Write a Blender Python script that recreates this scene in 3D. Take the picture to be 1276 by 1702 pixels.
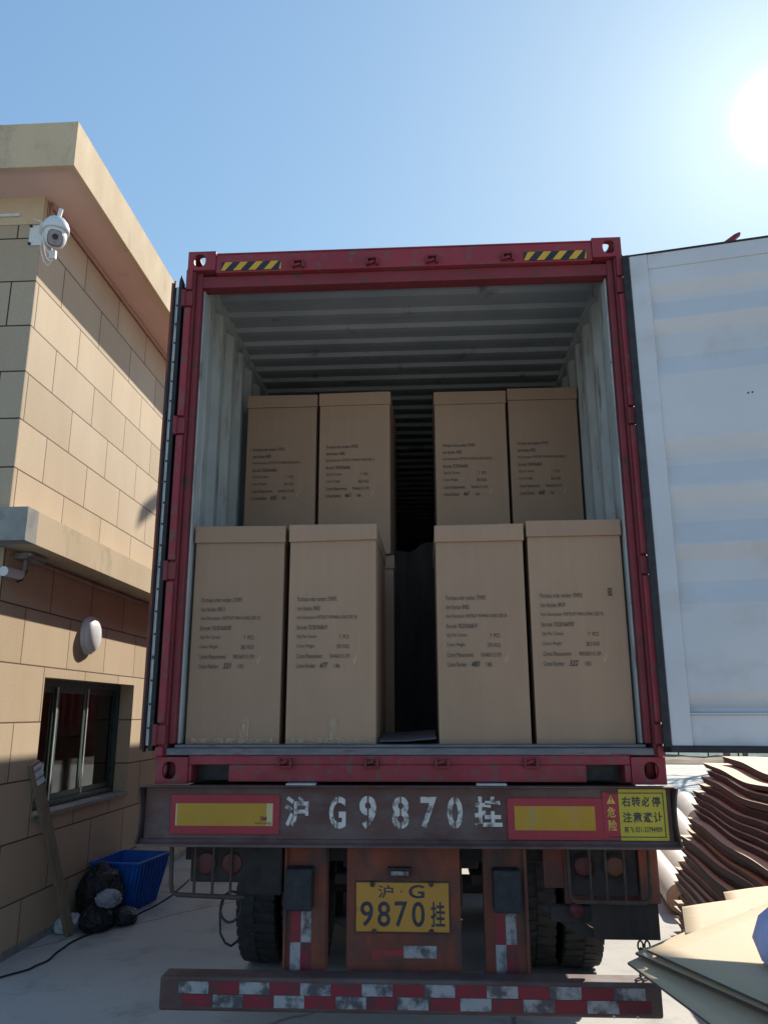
import bpy, bmesh, math, random
from mathutils import Vector, Matrix
random.seed(7)
S = bpy.context.scene
for o in list(bpy.data.objects): bpy.data.objects.remove(o)
COL = S.collection
# ------------------------------------------------------------------ camera
CAM = Vector((.12, -3.985, 1.733)); YAW, PIT, ROL, FPX = .056, .248, -.003, 1317.
def cam_axes():
    cy, sy, cp, sp = math.cos(YAW), math.sin(YAW), math.cos(PIT), math.sin(PIT)
    f = Vector((-sy*cp, cy*cp, sp)); r = Vector((cy, sy, 0)); u = r.cross(f)
    cr, sr = math.cos(ROL), math.sin(ROL)
    return cr*r+sr*u, -sr*r+cr*u, f
r_, u_, f_ = cam_axes()
cd = bpy.data.cameras.new('camera'); cam = bpy.data.objects.new('camera', cd); COL.objects.link(cam)
m = Matrix((r_, u_, -f_)).transposed().to_4x4(); m.translation = CAM; cam.matrix_world = m
cd.sensor_fit = 'HORIZONTAL'; cd.sensor_width = 36; cd.lens = FPX/1276*36; cd.clip_end = 2000; cd.clip_start = .05
S.camera = cam
# ------------------------------------------------------------------ light
EL, AZ = math.radians(36.6), math.radians(27.5)
SUN = Vector((math.sin(AZ)*math.cos(EL), math.cos(AZ)*math.cos(EL), math.sin(EL)))
ld = bpy.data.lights.new('sun', 'SUN'); ld.energy = 4.8; ld.angle = math.radians(.5); ld.color = (1, .93, .80)
lo = bpy.data.objects.new('sun', ld); COL.objects.link(lo); lo.rotation_euler = SUN.to_track_quat('Z', 'Y').to_euler()
W = bpy.data.worlds.new('World'); S.world = W; W.use_nodes = True
nt = W.node_tree; bg = nt.nodes['Background']
sky = nt.nodes.new('ShaderNodeTexSky'); sky.sky_type = 'NISHITA'; sky.sun_disc = False
sky.sun_elevation = EL; sky.sun_rotation = AZ; sky.dust_density = .35; sky.air_density = 1.0; sky.ozone_density = .9
SKY = .100
tc = nt.nodes.new('ShaderNodeTexCoord'); dp = nt.nodes.new('ShaderNodeVectorMath'); dp.operation = 'DOT_PRODUCT'
nt.links.new(tc.outputs['Generated'], dp.inputs[0]); dp.inputs[1].default_value = SUN
def wmath(op, a, b=None):
    n = nt.nodes.new('ShaderNodeMath'); n.operation = op
    for i, v in enumerate((a, b)):
        if v is None: continue
        if isinstance(v, (int, float)): n.inputs[i].default_value = v
        else: nt.links.new(v, n.inputs[i])
    return n.outputs[0]
# the aureole round the sun: part of the sky's own light
g1 = wmath('MULTIPLY', wmath('POWER', wmath('MAXIMUM', dp.outputs['Value'], 0), 3800), 60.)
g2 = wmath('MULTIPLY', wmath('POWER', wmath('MAXIMUM', dp.outputs['Value'], 0), 130), 1.6)
g = wmath('ADD', g1, g2)
gc = nt.nodes.new('ShaderNodeCombineXYZ')
for i in range(3): nt.links.new(g, gc.inputs[i])
ad = nt.nodes.new('ShaderNodeVectorMath'); ad.operation = 'ADD'
sx = nt.nodes.new('ShaderNodeSeparateXYZ'); nt.links.new(sky.outputs[0], sx.inputs[0]); sc_ = nt.nodes.new('ShaderNodeCombineXYZ')
for i, (cap, gn) in enumerate(((4.3, 1.42), (5.8, 1.78), (7.0, 2.0))):      # soft shoulder, so the bright part of the sky keeps its blue
    e_ = wmath('EXPONENT', wmath('MULTIPLY', sx.outputs[i], -gn/cap))
    nt.links.new(wmath('MULTIPLY', wmath('SUBTRACT', 1., e_), cap), sc_.inputs[i])
nt.links.new(sc_.outputs[0], ad.inputs[0]); nt.links.new(gc.outputs[0], ad.inputs[1])
nt.links.new(ad.outputs[0], bg.inputs['Color']); bg.inputs['Strength'].default_value = SKY
S.view_settings.view_transform = 'Standard'; S.view_settings.look = 'None'; S.view_settings.gamma = 1
S.view_settings.exposure = 0.68
S.render.engine = 'CYCLES'
# ------------------------------------------------------------------ materials
def new_mat(name):
    mt = bpy.data.materials.new(name); mt.use_nodes = True
    return mt, mt.node_tree, mt.node_tree.nodes['Principled BSDF']
def N(t, kind, **kw):
    n = t.nodes.new(kind)
    for k, v in kw.items(): setattr(n, k, v)
    return n
def coords(t, scale=(1, 1, 1), rot=(0, 0, 0), loc=(0, 0, 0), kind='Object'):
    c = N(t, 'ShaderNodeTexCoord'); mp = N(t, 'ShaderNodeMapping')
    mp.inputs['Scale'].default_value = scale; mp.inputs['Rotation'].default_value = rot; mp.inputs['Location'].default_value = loc
    t.links.new(c.outputs[kind], mp.inputs[0]); return mp.outputs[0]
def noise(t, vec, scale, detail=6, rough=.6, dist=0):
    n = N(t, 'ShaderNodeTexNoise'); n.inputs['Scale'].default_value = scale; n.inputs['Detail'].default_value = detail
    n.inputs['Roughness'].default_value = rough; n.inputs['Distortion'].default_value = dist
    t.links.new(vec, n.inputs['Vector']); return n.outputs['Fac']
def ramp(t, fac, a, b, ca=(0, 0, 0), cb=(1, 1, 1)):
    r = N(t, 'ShaderNodeValToRGB'); r.color_ramp.elements[0].position = a; r.color_ramp.elements[1].position = b
    r.color_ramp.elements[0].color = (*ca, 1); r.color_ramp.elements[1].color = (*cb, 1)
    t.links.new(fac, r.inputs[0]); return r.outputs[0]
def mix(t, fac, a, b, mode='MIX'):
    m_ = N(t, 'ShaderNodeMix', data_type='RGBA', blend_type=mode)
    for sock, v in ((m_.inputs[0], fac), (m_.inputs[6], a), (m_.inputs[7], b)):
        if isinstance(v, (int, float)): sock.default_value = v
        elif isinstance(v, tuple): sock.default_value = (*v, 1)
        else: t.links.new(v, sock)
    return m_.outputs[2]
def bump(t, b, h, strength=.3, dist=.01):
    n = N(t, 'ShaderNodeBump'); n.inputs['Strength'].default_value = strength; n.inputs['Distance'].default_value = dist
    t.links.new(h, n.inputs['Height']); t.links.new(n.outputs[0], b.inputs['Normal'])
def surf(name, c1, c2, scale=6, rough=.6, metal=0, dirt=None, dirt_at=(.55, .72), dirt_scale=9, stretch=(1, 1, 1), bmp=.15, bdist=.003, spec=.4, fine=0, rough2=None):
    """two-tone paint/stone with dirt of its own shape"""
    mt, t, b = new_mat(name)
    v = coords(t, stretch)
    f = noise(t, v, scale)
    col = ramp(t, f, .3, .7, c1, c2)
    if fine:
        fn = noise(t, coords(t), 160, 2, .7)
        col = mix(t, fine, col, ramp(t, fn, .35, .65, (.1, .1, .1), (1, 1, 1)), 'MULTIPLY')
    if dirt:
        d = ramp(t, noise(t, v, dirt_scale, 8, .65), *dirt_at)
        col = mix(t, d, col, dirt)
    t.links.new(col, b.inputs['Base Color'])
    rr = ramp(t, noise(t, v, scale*2.3), .3, .7, (rough,)*3, ((rough2 or min(1, rough+.18)),)*3)
    t.links.new(rr, b.inputs['Roughness'])
    b.inputs['Metallic'].default_value = metal; b.inputs['Specular IOR Level'].default_value = spec
    if bmp: bump(t, b, noise(t, v, scale*8, 4), bmp, bdist)
    return mt
M = {}
M['red'] = surf('container_red', (.20, .022, .034), (.275, .032, .045), 3, .45, dirt=(.13, .07, .06), dirt_at=(.54, .63), dirt_scale=20, rough2=.75)
M['red_dark'] = surf('container_red_worn', (.15, .022, .03), (.22, .03, .04), 5, .55, dirt=(.07, .035, .03), dirt_at=(.52, .72), dirt_scale=10)
def liner_mat():
    mt, t, b = new_mat('grey_lining')
    v = coords(t, (1, 1, 1)); col = ramp(t, noise(t, v, 2.5), .3, .7, (.33, .35, .34), (.46, .48, .46))
    st = ramp(t, noise(t, coords(t, (7, 7, .9)), 2.2, 7, .7), .54, .68)
    col = mix(t, st, col, (.17, .14, .11))
    sp = ramp(t, noise(t, v, 9, 8, .75), .64, .70); col = mix(t, sp, col, (.14, .09, .06))
    t.links.new(col, b.inputs['Base Color']); b.inputs['Roughness'].default_value = .6
    bump(t, b, noise(t, v, 30), .1, .002); return mt
M['liner'] = liner_mat()
M['doorwhite'] = surf('door_grey_white', (.47, .475, .50), (.56, .565, .59), 1.3, .42, dirt=(.40, .37, .35), dirt_at=(.55, .85), dirt_scale=3, bmp=.05, stretch=(.7, .7, 1.1))
M['roofliner'] = surf('roof_grey', (.23, .245, .255), (.32, .335, .345), 1.7, .6, dirt=(.11, .09, .075), dirt_at=(.60, .72), dirt_scale=3.6)
M['ply'] = surf('plywood', (.16, .09, .05), (.25, .15, .08), 8, .7, stretch=(6, 1, 1))
M['rubber'] = surf('black_rubber', (.012, .012, .015), (.03, .03, .034), 20, .6, bmp=.3)
M['galv'] = surf('pale_metal', (.42, .44, .44), (.6, .6, .58), 12, .5, metal=.2, dirt=(.16, .12, .10), dirt_at=(.6, .7))
M['threshold'] = surf('worn_threshold', (.10, .10, .115), (.2, .19, .2), 9, .5, metal=.4, dirt=(.12, .03, .035), stretch=(.6, 3, 3))
def cardboard(name, base, dk, stretch=(46, 3, 1.2), rng=(.88, 1.08)):
    mt, t, b = new_mat(name)
    info = N(t, 'ShaderNodeObjectInfo')
    f = noise(t, coords(t, stretch), 2.0, 5, .6); col = ramp(t, f, .25, .75, dk, base)
    f2 = noise(t, coords(t), 2.4, 5, .6); col = mix(t, .45, col, ramp(t, f2, .3, .75, (.78, .76, .74), (1, 1, 1)), 'MULTIPLY')
    sc = ramp(t, noise(t, coords(t, (1, 1, .25), (0, .5, 0)), 14, 8, .75), .66, .70); col = mix(t, .35, col, mix(t, sc, col, (.60, .46, .32)))
    rnd = N(t, 'ShaderNodeHueSaturation'); rr = N(t, 'ShaderNodeMapRange'); rr.inputs[3].default_value = rng[0]; rr.inputs[4].default_value = rng[1]
    t.links.new(info.outputs['Random'], rr.inputs[0]); t.links.new(rr.outputs[0], rnd.inputs['Value']); t.links.new(col, rnd.inputs['Color'])
    t.links.new(rnd.outputs[0], b.inputs['Base Color']); b.inputs['Roughness'].default_value = .75; b.inputs['Specular IOR Level'].default_value = .25
    bump(t, b, noise(t, coords(t, stretch), 3.0, 3), .12, .002); return mt
M['card'] = cardboard('carton_board', (.385, .25, .168), (.355, .23, .152), (14, 3, 1.2))
M['sheet'] = cardboard('sheet_board', (.60, .46, .31), (.55, .42, .28), (3, 46, 3), (.99, 1.05))
M['edge'] = surf('board_edge', (.070, .068, .075), (.105, .098, .105), 30, .85, stretch=(1, 1, 6))  # board sides far darker than the tops: their shade is in this colour
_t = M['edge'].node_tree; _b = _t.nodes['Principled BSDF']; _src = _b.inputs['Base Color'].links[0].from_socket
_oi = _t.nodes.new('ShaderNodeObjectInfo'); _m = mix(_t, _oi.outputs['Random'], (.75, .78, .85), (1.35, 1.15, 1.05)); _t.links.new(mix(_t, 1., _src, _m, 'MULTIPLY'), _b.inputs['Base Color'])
M['ink'] = surf('black_ink', (.03, .028, .03), (.07, .06, .06), 40, .7, bmp=0)
def tape_mat():
    mt, t, b = new_mat('clear_tape'); b.inputs['Base Color'].default_value = (.50, .37, .25, 1); b.inputs['Roughness'].default_value = .12
    al = ramp(t, noise(t, coords(t, (1, 1, .4)), 30, 6, .7), .42, .62, (.06,)*3, (.45,)*3)
    t.links.new(al, b.inputs['Alpha']); bump(t, b, noise(t, coords(t), 60, 3), .6, .004); return mt
M['tape'] = tape_mat()
# trailer paints
def worn(name, paint, under, at=(.45, .62), sc=16, rough=.6, stretch=(1, 1, 1)):
    return surf(name, paint, tuple(min(1, c*1.15) for c in paint), 5, rough, dirt=under, dirt_at=at, dirt_scale=sc, stretch=stretch, bmp=.1)
M['beam'] = surf('grimy_beam', (.075, .035, .034), (.12, .060, .052), 3.2, .6, dirt=(.125, .10, .095), dirt_at=(.44, .72), dirt_scale=5, stretch=(1, 1, 2))
M['chassis'] = surf('grimy_orange_red', (.15, .042, .028), (.27, .068, .038), 4, .7, dirt=(.055, .045, .042), dirt_at=(.42, .66), dirt_scale=7, stretch=(1, 1, .5))
M['chassis_dark'] = surf('road_grime', (.018, .016, .018), (.05, .04, .038), 6, .8, dirt=(.07, .045, .03), dirt_at=(.6, .8))
M['tyre'] = surf('tyre_rubber', (.02, .02, .022), (.045, .042, .04), 14, .85)
M['stencil'] = worn('worn_white_paint', (.50, .48, .46), (.15, .12, .11), (.50, .62), 24)
M['tape_red'] = worn('red_reflective', (.20, .014, .026), (.06, .035, .035), (.48, .66), 11, .4)
M['tape_white'] = worn('grey_white_reflective', (.30, .29, .30), (.08, .07, .075), (.44, .58), 13, .4)
M['tape_faded'] = worn('faded_red_tape', (.30, .03, .03), (.11, .05, .04), (.42, .60), 9, .5, (.6, 1, 3))
M['plate_red'] = worn('reflector_red', (.26, .014, .03), (.10, .03, .03), (.62, .75), 12, .35)
M['plate_yel'] = worn('reflector_yellow', (.36, .20, .012), (.24, .20, .12), (.55, .75), 10, .35, (1, 1, .5))
M['plate_pale'] = worn('reflector_bleached', (.42, .36, .18), (.2, .15, .05), (.55, .75), 16, .35)
M['sticker_yel'] = worn('sticker_yellow', (.38, .32, .03), (.16, .14, .07), (.62, .78), 11, .4)
M['lic'] = worn('licence_yellow', (.44, .21, .03), (.22, .12, .03), (.60, .75), 8, .4)
M['lic_ink'] = surf('licence_black', (.02, .02, .03), (.05, .05, .06), 30, .5, bmp=0)
M['gold_ink'] = surf('gold_letters', (.50, .32, .05), (.58, .40, .1), 30, .5, bmp=0)
M['haz_yel'] = worn('hazard_yellow', (.52, .30, .03), (.3, .17, .05), (.6, .75), 20, .4)
M['haz_blk'] = surf('hazard_black', (.012, .014, .02), (.03, .03, .035), 20, .4)
M['lamp_red'] = surf('dusty_red_lens', (.06, .010, .010), (.10, .016, .015), 20, .4)
M['lamp_orange'] = surf('dusty_amber_lens', (.09, .03, .014), (.13, .05, .025), 20, .4)
M['steel_dark'] = surf('rusty_dark_steel', (.04, .03, .028), (.09, .06, .05), 12, .6, metal=.3)
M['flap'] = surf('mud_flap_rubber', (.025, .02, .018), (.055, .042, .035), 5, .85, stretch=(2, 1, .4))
# building
def stone(name, plane, row0, rowh, dx, c1, c2, mort, width=.79, speck=.25):
    mt, t, b = new_mat(name)
    c = N(t, 'ShaderNodeTexCoord'); sp = N(t, 'ShaderNodeSeparateXYZ'); cb = N(t, 'ShaderNodeCombineXYZ')
    t.links.new(c.outputs['Object'], sp.inputs[0])
    t.links.new(sp.outputs['Y' if plane == 'Y' else 'X'], cb.inputs[0]); t.links.new(sp.outputs['Z'], cb.inputs[1])
    ma = N(t, 'ShaderNodeVectorMath', operation='ADD'); ma.inputs[1].default_value = (dx, -row0, 0); t.links.new(cb.outputs[0], ma.inputs[0])
    wob = N(t, 'ShaderNodeTexNoise'); wob.inputs['Scale'].default_value = 3; t.links.new(c.outputs['Object'], wob.inputs['Vector'])
    br = N(t, 'ShaderNodeTexBrick', offset=.5, offset_frequency=2, squash=1)
    br.inputs['Scale'].default_value = 1; br.inputs['Brick Width'].default_value = width; br.inputs['Row Height'].default_value = rowh
    br.inputs['Mortar Size'].default_value = .0062; br.inputs['Mortar Smooth'].default_value = .15; br.inputs['Bias'].default_value = 0
    br.inputs['Color1'].default_value = (*c1, 1); br.inputs['Color2'].default_value = (*c2, 1); br.inputs['Mortar'].default_value = (*mort, 1)
    t.links.new(ma.outputs[0], br.inputs['Vector'])
    col = br.outputs['Color']
    fn = noise(t, c.outputs['Object'], 75, 3, .8)
    col = mix(t, speck, col, ramp(t, fn, .38, .62, (.45, .40, .36), (1.0, 1.0, 1.0)), 'MULTIPLY')
    lg = noise(t, coords(t, (1, 1, .35)), 1.7, 7, .65); col = mix(t, .55, col, ramp(t, lg, .3, .7, (.80, .76, .72), (1, 1, 1)), 'MULTIPLY')
    t.links.new(col, b.inputs['Base Color']); b.inputs['Roughness'].default_value = .85; b.inputs['Specular IOR Level'].default_value = .2
    inv = N(t, 'ShaderNodeMath', operation='SUBTRACT'); inv.inputs[0].default_value = 1; t.links.new(br.outputs['Fac'], inv.inputs[1])
    hh = N(t, 'ShaderNodeMath', operation='MULTIPLY_ADD'); t.links.new(fn, hh.inputs[0]); hh.inputs[1].default_value = .12; t.links.new(inv.outputs[0], hh.inputs[2])
    bump(t, b, hh.outputs[0], .5, .006); return mt
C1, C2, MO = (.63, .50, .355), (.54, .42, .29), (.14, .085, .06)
M['stone_up'] = stone('stone_upper_side', 'Y', 3.549, .393, -2.02+.395, C1, C2, MO)
M['stone_lo'] = stone('stone_lower_side', 'Y', .365-.43, .433, -1.98, C1, C2, MO)
M['stone_front'] = stone('stone_front', 'X', 3.549, .393, .2, (.46, .385, .29), (.42, .35, .265), (.06, .04, .03))  # same cladding as the side, darkened for the shaded front face
M['stone_front_lo'] = stone('stone_front_low', 'X', .365-.43, .433, .2, (.46, .385, .29), (.42, .35, .265), (.06, .04, .03))  # lower front cladding, its shade likewise put into the colour
M['render'] = surf('painted_render', (.54, .42, .28), (.62, .49, .33), 1.8, .85, dirt=(.24, .20, .14), dirt_at=(.55, .8), dirt_scale=3, stretch=(1, 1, .5), fine=.25)
M['soffit'] = surf('pinkish_soffit', (.62, .46, .38), (.68, .51, .43), 1.2, .9, dirt=(.30, .22, .17), dirt_at=(.62, .8), dirt_scale=3)
M['conc'] = surf('bare_concrete', (.27, .27, .26), (.42, .41, .38), 3, .85, dirt=(.2, .2, .19), dirt_at=(.5, .7), dirt_scale=8, fine=.3)
M['conduit'] = surf('pink_conduit', (.44, .27, .21), (.5, .33, .26), 5, .6)
M['frame_green'] = surf('green_aluminium', (.035, .065, .06), (.06, .10, .09), 8, .4, metal=.3)
M['alu'] = surf('pale_aluminium', (.5, .52, .52), (.62, .63, .62), 8, .35, metal=.4)  # whitish tone stands for sunlight on the green sash edges
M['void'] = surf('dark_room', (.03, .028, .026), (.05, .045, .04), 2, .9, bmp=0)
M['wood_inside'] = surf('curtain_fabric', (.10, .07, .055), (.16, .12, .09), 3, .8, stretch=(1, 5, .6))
def glass_mat():
    mt, t, b = new_mat('window_glass')
    t.nodes.remove(b); out = t.nodes['Material Output']
    tr = N(t, 'ShaderNodeBsdfTransparent'); tr.inputs[0].default_value = (.55, .62, .60, 1)
    gl = N(t, 'ShaderNodeBsdfGlossy'); gl.inputs['Roughness'].default_value = .04
    fr = N(t, 'ShaderNodeFresnel'); fr.inputs[0].default_value = 1.52
    mx = N(t, 'ShaderNodeMixShader'); t.links.new(fr.outputs[0], mx.inputs[0]); t.links.new(tr.outputs[0], mx.inputs[1]); t.links.new(gl.outputs[0], mx.inputs[2])
    t.links.new(mx.outputs[0], out.inputs[0]); return mt
M['glass'] = glass_mat()
M['white_pl'] = surf('white_plastic', (.62, .62, .64), (.70, .70, .72), 5, .35, bmp=0)
M['cam_white'] = surf('off_white_metal', (.55, .58, .60), (.66, .68, .68), 6, .35, dirt=(.4, .36, .3), dirt_at=(.62, .8), bmp=0)
M['cam_face'] = surf('smoky_lens_panel', (.20, .19, .20), (.30, .28, .28), 12, .15, bmp=0)
M['black'] = surf('black_plastic', (.01, .01, .012), (.02, .02, .024), 10, .3, bmp=0)
M['wood'] = surf('weathered_wood', (.20, .15, .10), (.30, .23, .16), 4, .85, stretch=(8, 8, .7), dirt=(.12, .10, .08))
M['blue'] = surf('blue_plastic', (.014, .10, .42), (.025, .14, .52), 6, .38, bmp=.03)
M['bag'] = surf('black_bin_bag', (.012, .013, .014), (.025, .026, .028), 2.6, .16, bmp=1., bdist=.035, rough2=.35)
M['bag_grey'] = surf('pale_grey_bag', (.22, .23, .27), (.34, .35, .40), 10, .3, bmp=.5, bdist=.01)
M['bag_white'] = surf('white_bag', (.5, .52, .56), (.62, .64, .68), 10, .4, bmp=.4, bdist=.01)
M['cloth'] = surf('lavender_cloth', (.42, .44, .70), (.52, .54, .80), 7, .8, stretch=(3, 3, .6), bmp=.5, bdist=.006)
M['clear'] = surf('clear_bottle_plastic', (.34, .38, .33), (.5, .52, .46), 12, .15, bmp=.5, bdist=.004)
M['roll'] = surf('pale_roll_wrap', (.38, .32, .27), (.50, .44, .38), 2, .5, stretch=(1, .3, 1), dirt=(.34, .26, .2), dirt_at=(.6, .8))
M['roll_end'] = surf('kraft_roll_end', (.42, .27, .18), (.52, .36, .25), 20, .8)
M['farwall'] = surf('white_green_film', (.50, .56, .53), (.66, .70, .67), .7, .6, stretch=(3, 1, .6))
def film_mat():
    mt, t, b = new_mat('greenhouse_film'); t.nodes.remove(b); out = t.nodes['Material Output']
    col = ramp(t, noise(t, coords(t, (3, 1, .6)), .7), .3, .7, (.62, .70, .66), (.82, .85, .82))
    a = N(t, 'ShaderNodeBsdfDiffuse'); c = N(t, 'ShaderNodeBsdfTranslucent'); m_ = N(t, 'ShaderNodeMixShader'); m_.inputs[0].default_value = .6
    t.links.new(col, a.inputs[0]); t.links.new(col, c.inputs[0]); t.links.new(a.outputs[0], m_.inputs[1]); t.links.new(c.outputs[0], m_.inputs[2]); t.links.new(m_.outputs[0], out.inputs[0]); return mt
M['farwall'] = film_mat()
M['bark'] = surf('bark', (.08, .06, .05), (.14, .11, .09), 8, .9)
def ground_mat():
    mt, t, b = new_mat('yard_concrete')
    v = coords(t); f = noise(t, v, .6, 9, .6); col = ramp(t, f, .3, .7, (.42, .405, .38), (.53, .51, .475))
    col = mix(t, ramp(t, noise(t, v, 2.6, 9, .7), .52, .72), col, (.31, .295, .275))
    col = mix(t, .35, col, ramp(t, noise(t, v, 70, 4, .8), .35, .6, (.6, .6, .6), (1, 1, 1)), 'MULTIPLY')
    vo = N(t, 'ShaderNodeTexVoronoi', feature='DISTANCE_TO_EDGE'); vo.inputs['Scale'].default_value = .42
    dis = N(t, 'ShaderNodeTexNoise'); dis.inputs['Scale'].default_value = 2.2; dis.inputs['Detail'].default_value = 6; t.links.new(v, dis.inputs['Vector'])
    mx = N(t, 'ShaderNodeMix', data_type='VECTOR'); mx.inputs[0].default_value = .16; t.links.new(v, mx.inputs[4]); t.links.new(dis.outputs['Color'], mx.inputs[5]); t.links.new(mx.outputs[1], vo.inputs['Vector'])
    cr = ramp(t, vo.outputs['Distance'], .002, .005, (.28, .26, .24), (1, 1, 1)); col = mix(t, .8, col, cr, 'MULTIPLY')
    t.links.new(col, b.inputs['Base Color']); b.inputs['Roughness'].default_value = .85; b.inputs['Specular IOR Level'].default_value = .25
    bump(t, b, noise(t, v, 30, 8, .7), .25, .006); return mt
M['ground'] = ground_mat()
M['dirt'] = surf('dry_earth', (.16, .12, .085), (.28, .22, .16), 1.4, .95, bmp=.5, bdist=.03)
# ------------------------------------------------------------------ mesh helpers
class MB:
    def __init__(s): s.v = []; s.f = []; s.mi = []; s.sm = []; s.cur = 0; s.smooth = False
    def add(s, vs, fs):
        n = len(s.v); s.v += [Vector(v) for v in vs]
        for f in fs: s.f.append([i+n for i in f]); s.mi.append(s.cur); s.sm.append(s.smooth)
        return s
    def box(s, x0, x1, y0, y1, z0, z1, T=None):
        vs = [(x, y, z) for x in (x0, x1) for y in (y0, y1) for z in (z0, z1)]
        if T: vs = [T(*v) for v in vs]
        return s.add(vs, [(0, 1, 3, 2), (4, 6, 7, 5), (0, 4, 5, 1), (2, 3, 7, 6), (0, 2, 6, 4), (1, 5, 7, 3)])
    def cyl(s, p0, p1, r, n=16, r1=None, cap=True):
        p0, p1 = Vector(p0), Vector(p1); d = (p1-p0).normalized(); a = d.orthogonal().normalized(); b = d.cross(a)
        r1 = r if r1 is None else r1; vs = []
        for k in range(n):
            q = 2*math.pi*k/n; w = a*math.cos(q)+b*math.sin(q); vs += [p0+w*r, p1+w*r1]
        sm = s.smooth; s.smooth = True
        s.add(vs, [(2*k, 2*((k+1) % n), 2*((k+1) % n)+1, 2*k+1) for k in range(n)]); s.smooth = sm
        if cap: s.add([vs[2*k] for k in range(n)], [tuple(range(n-1, -1, -1))]); s.add([vs[2*k+1] for k in range(n)], [tuple(range(n))])
        return s
    def tube(s, pts, r, n=8, closed=False):
        pts = [Vector(p) for p in pts]; L = len(pts); vs = []; up = None
        for i, p in enumerate(pts):
            a = pts[(i-1) % L] if (i or closed) else p; b = pts[(i+1) % L] if (i < L-1 or closed) else p
            d = (b-a).normalized()
            if up is None: up = d.orthogonal().normalized()
            up = (up-d*up.dot(d)).normalized(); w = d.cross(up)
            for k in range(n): q = 2*math.pi*k/n; vs.append(p+(up*math.cos(q)+w*math.sin(q))*r)
        fs = []
        for i in range(L if closed else L-1):
            j = (i+1) % L
            for k in range(n): fs.append((i*n+k, i*n+(k+1) % n, j*n+(k+1) % n, j*n+k))
        sm = s.smooth; s.smooth = True; s.add(vs, fs); s.smooth = sm
        if not closed: s.add(vs[:n], [tuple(range(n-1, -1, -1))]); s.add(vs[-n:], [tuple(range(n))])
        return s
    def lathe(s, prof, org, axis, n=32):
        org = Vector(org); d = Vector(axis).normalized(); a = d.orthogonal().normalized(); b = d.cross(a); vs = []
        for (r, h) in prof:
            for k in range(n): q = 2*math.pi*k/n; vs.append(org+d*h+(a*math.cos(q)+b*math.sin(q))*max(r, 1e-4))
        fs = [(i*n+k, i*n+(k+1) % n, (i+1)*n+(k+1) % n, (i+1)*n+k) for i in range(len(prof)-1) for k in range(n)]
        sm = s.smooth; s.smooth = True; s.add(vs, fs); s.smooth = sm; return s
    def prism(s, poly, t0, t1, T):
        """poly of (u,v), extruded t0..t1, T(u,v,t)->xyz"""
        n = len(poly); vs = [T(u, v, t0) for u, v in poly]+[T(u, v, t1) for u, v in poly]
        return s.add(vs, [tuple(range(n-1, -1, -1)), tuple(range(n, 2*n))]+[(k, (k+1) % n, n+(k+1) % n, n+k) for k in range(n)])
    def sweep(s, prof, stations):
        """prof list of (o,z); stations: functions o->(x,y)"""
        m_ = len(prof); vs = []
        for st in stations:
            for (o, z) in prof: x, y = st(o); vs.append((x, y, z))
        fs = [(i*m_+k, i*m_+(k+1) % m_, (i+1)*m_+(k+1) % m_, (i+1)*m_+k) for i in range(len(stations)-1) for k in range(m_)]
        s.add(vs, fs); s.add(vs[:m_], [tuple(range(m_-1, -1, -1))]); s.add(vs[-m_:], [tuple(range(m_))]); return s
    def hole_plate(s, u0, u1, v0, v1, cu, cv, a, b, t0, t1, T, n=24):
        """rectangular plate with a stadium/oval hole"""
        ins = []; out = []
        for k in range(n):
            q = 2*math.pi*(k+.5)/n; cx, sx = math.cos(q), math.sin(q)
            ex = 2.6; ins.append((cu+a*math.copysign(abs(cx)**(2/ex), cx), cv+b*math.copysign(abs(sx)**(2/ex), sx)))
            tt = min((u1-cu)/cx if cx > 1e-9 else 9e9, (u0-cu)/cx if cx < -1e-9 else 9e9, (v1-cv)/sx if sx > 1e-9 else 9e9, (v0-cv)/sx if sx < -1e-9 else 9e9)
            out.append((cu+cx*tt, cv+sx*tt))
        # corners
        ring = []
        for k in range(n):
            ring.append((out[k], ins[k]))
        vs = []
        for (o, i) in ring: vs += [T(*o, t0), T(*i, t0), T(*o, t1), T(*i, t1)]
        fs = []
        for k in range(n):
            j = (k+1) % n; o0, o1 = out[k], out[j]
            fs += [(4*k, 4*j, 4*j+1, 4*k+1), (4*k+2, 4*k+3, 4*j+3, 4*j+2), (4*k+1, 4*j+1, 4*j+3, 4*k+3), (4*k, 4*k+2, 4*j+2, 4*j)]
        s.add(vs, fs)
        for k in range(n):
            j = (k+1) % n; o0, o1 = out[k], out[j]
            if abs(o0[0]-o1[0]) > 1e-6 and abs(o0[1]-o1[1]) > 1e-6:
                c = (o0[0] if o0[0] in (u0, u1) or min(abs(o0[0]-u0), abs(o0[0]-u1)) < 1e-6 else o1[0], o0[1] if min(abs(o0[1]-v0), abs(o0[1]-v1)) < 1e-6 else o1[1])
                s.add([T(*o0, t0), T(*c, t0), T(*o1, t0), T(*o0, t1), T(*c, t1), T(*o1, t1)], [(0, 1, 2), (3, 5, 4), (0, 3, 4, 1), (1, 4, 5, 2)])
        return s
    def build(s, name, mat, parent=None, bevel=0, seg=2, subd=0):
        me = bpy.data.meshes.new(name)
        off = Vector(parent_loc(parent)) if parent else Vector((0, 0, 0))
        me.from_pydata([v-off for v in s.v], [], s.f); me.update()
        for mt in (mat if isinstance(mat, (list, tuple)) else [mat]): me.materials.append(M[mt])
        me.polygons.foreach_set('material_index', s.mi); me.polygons.foreach_set('use_smooth', s.sm)
        bm = bmesh.new(); bm.from_mesh(me); bmesh.ops.recalc_face_normals(bm, faces=bm.faces); bm.to_mesh(me); bm.free()
        o = bpy.data.objects.new(name, me); COL.objects.link(o)
        if parent: o.parent = parent
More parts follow.
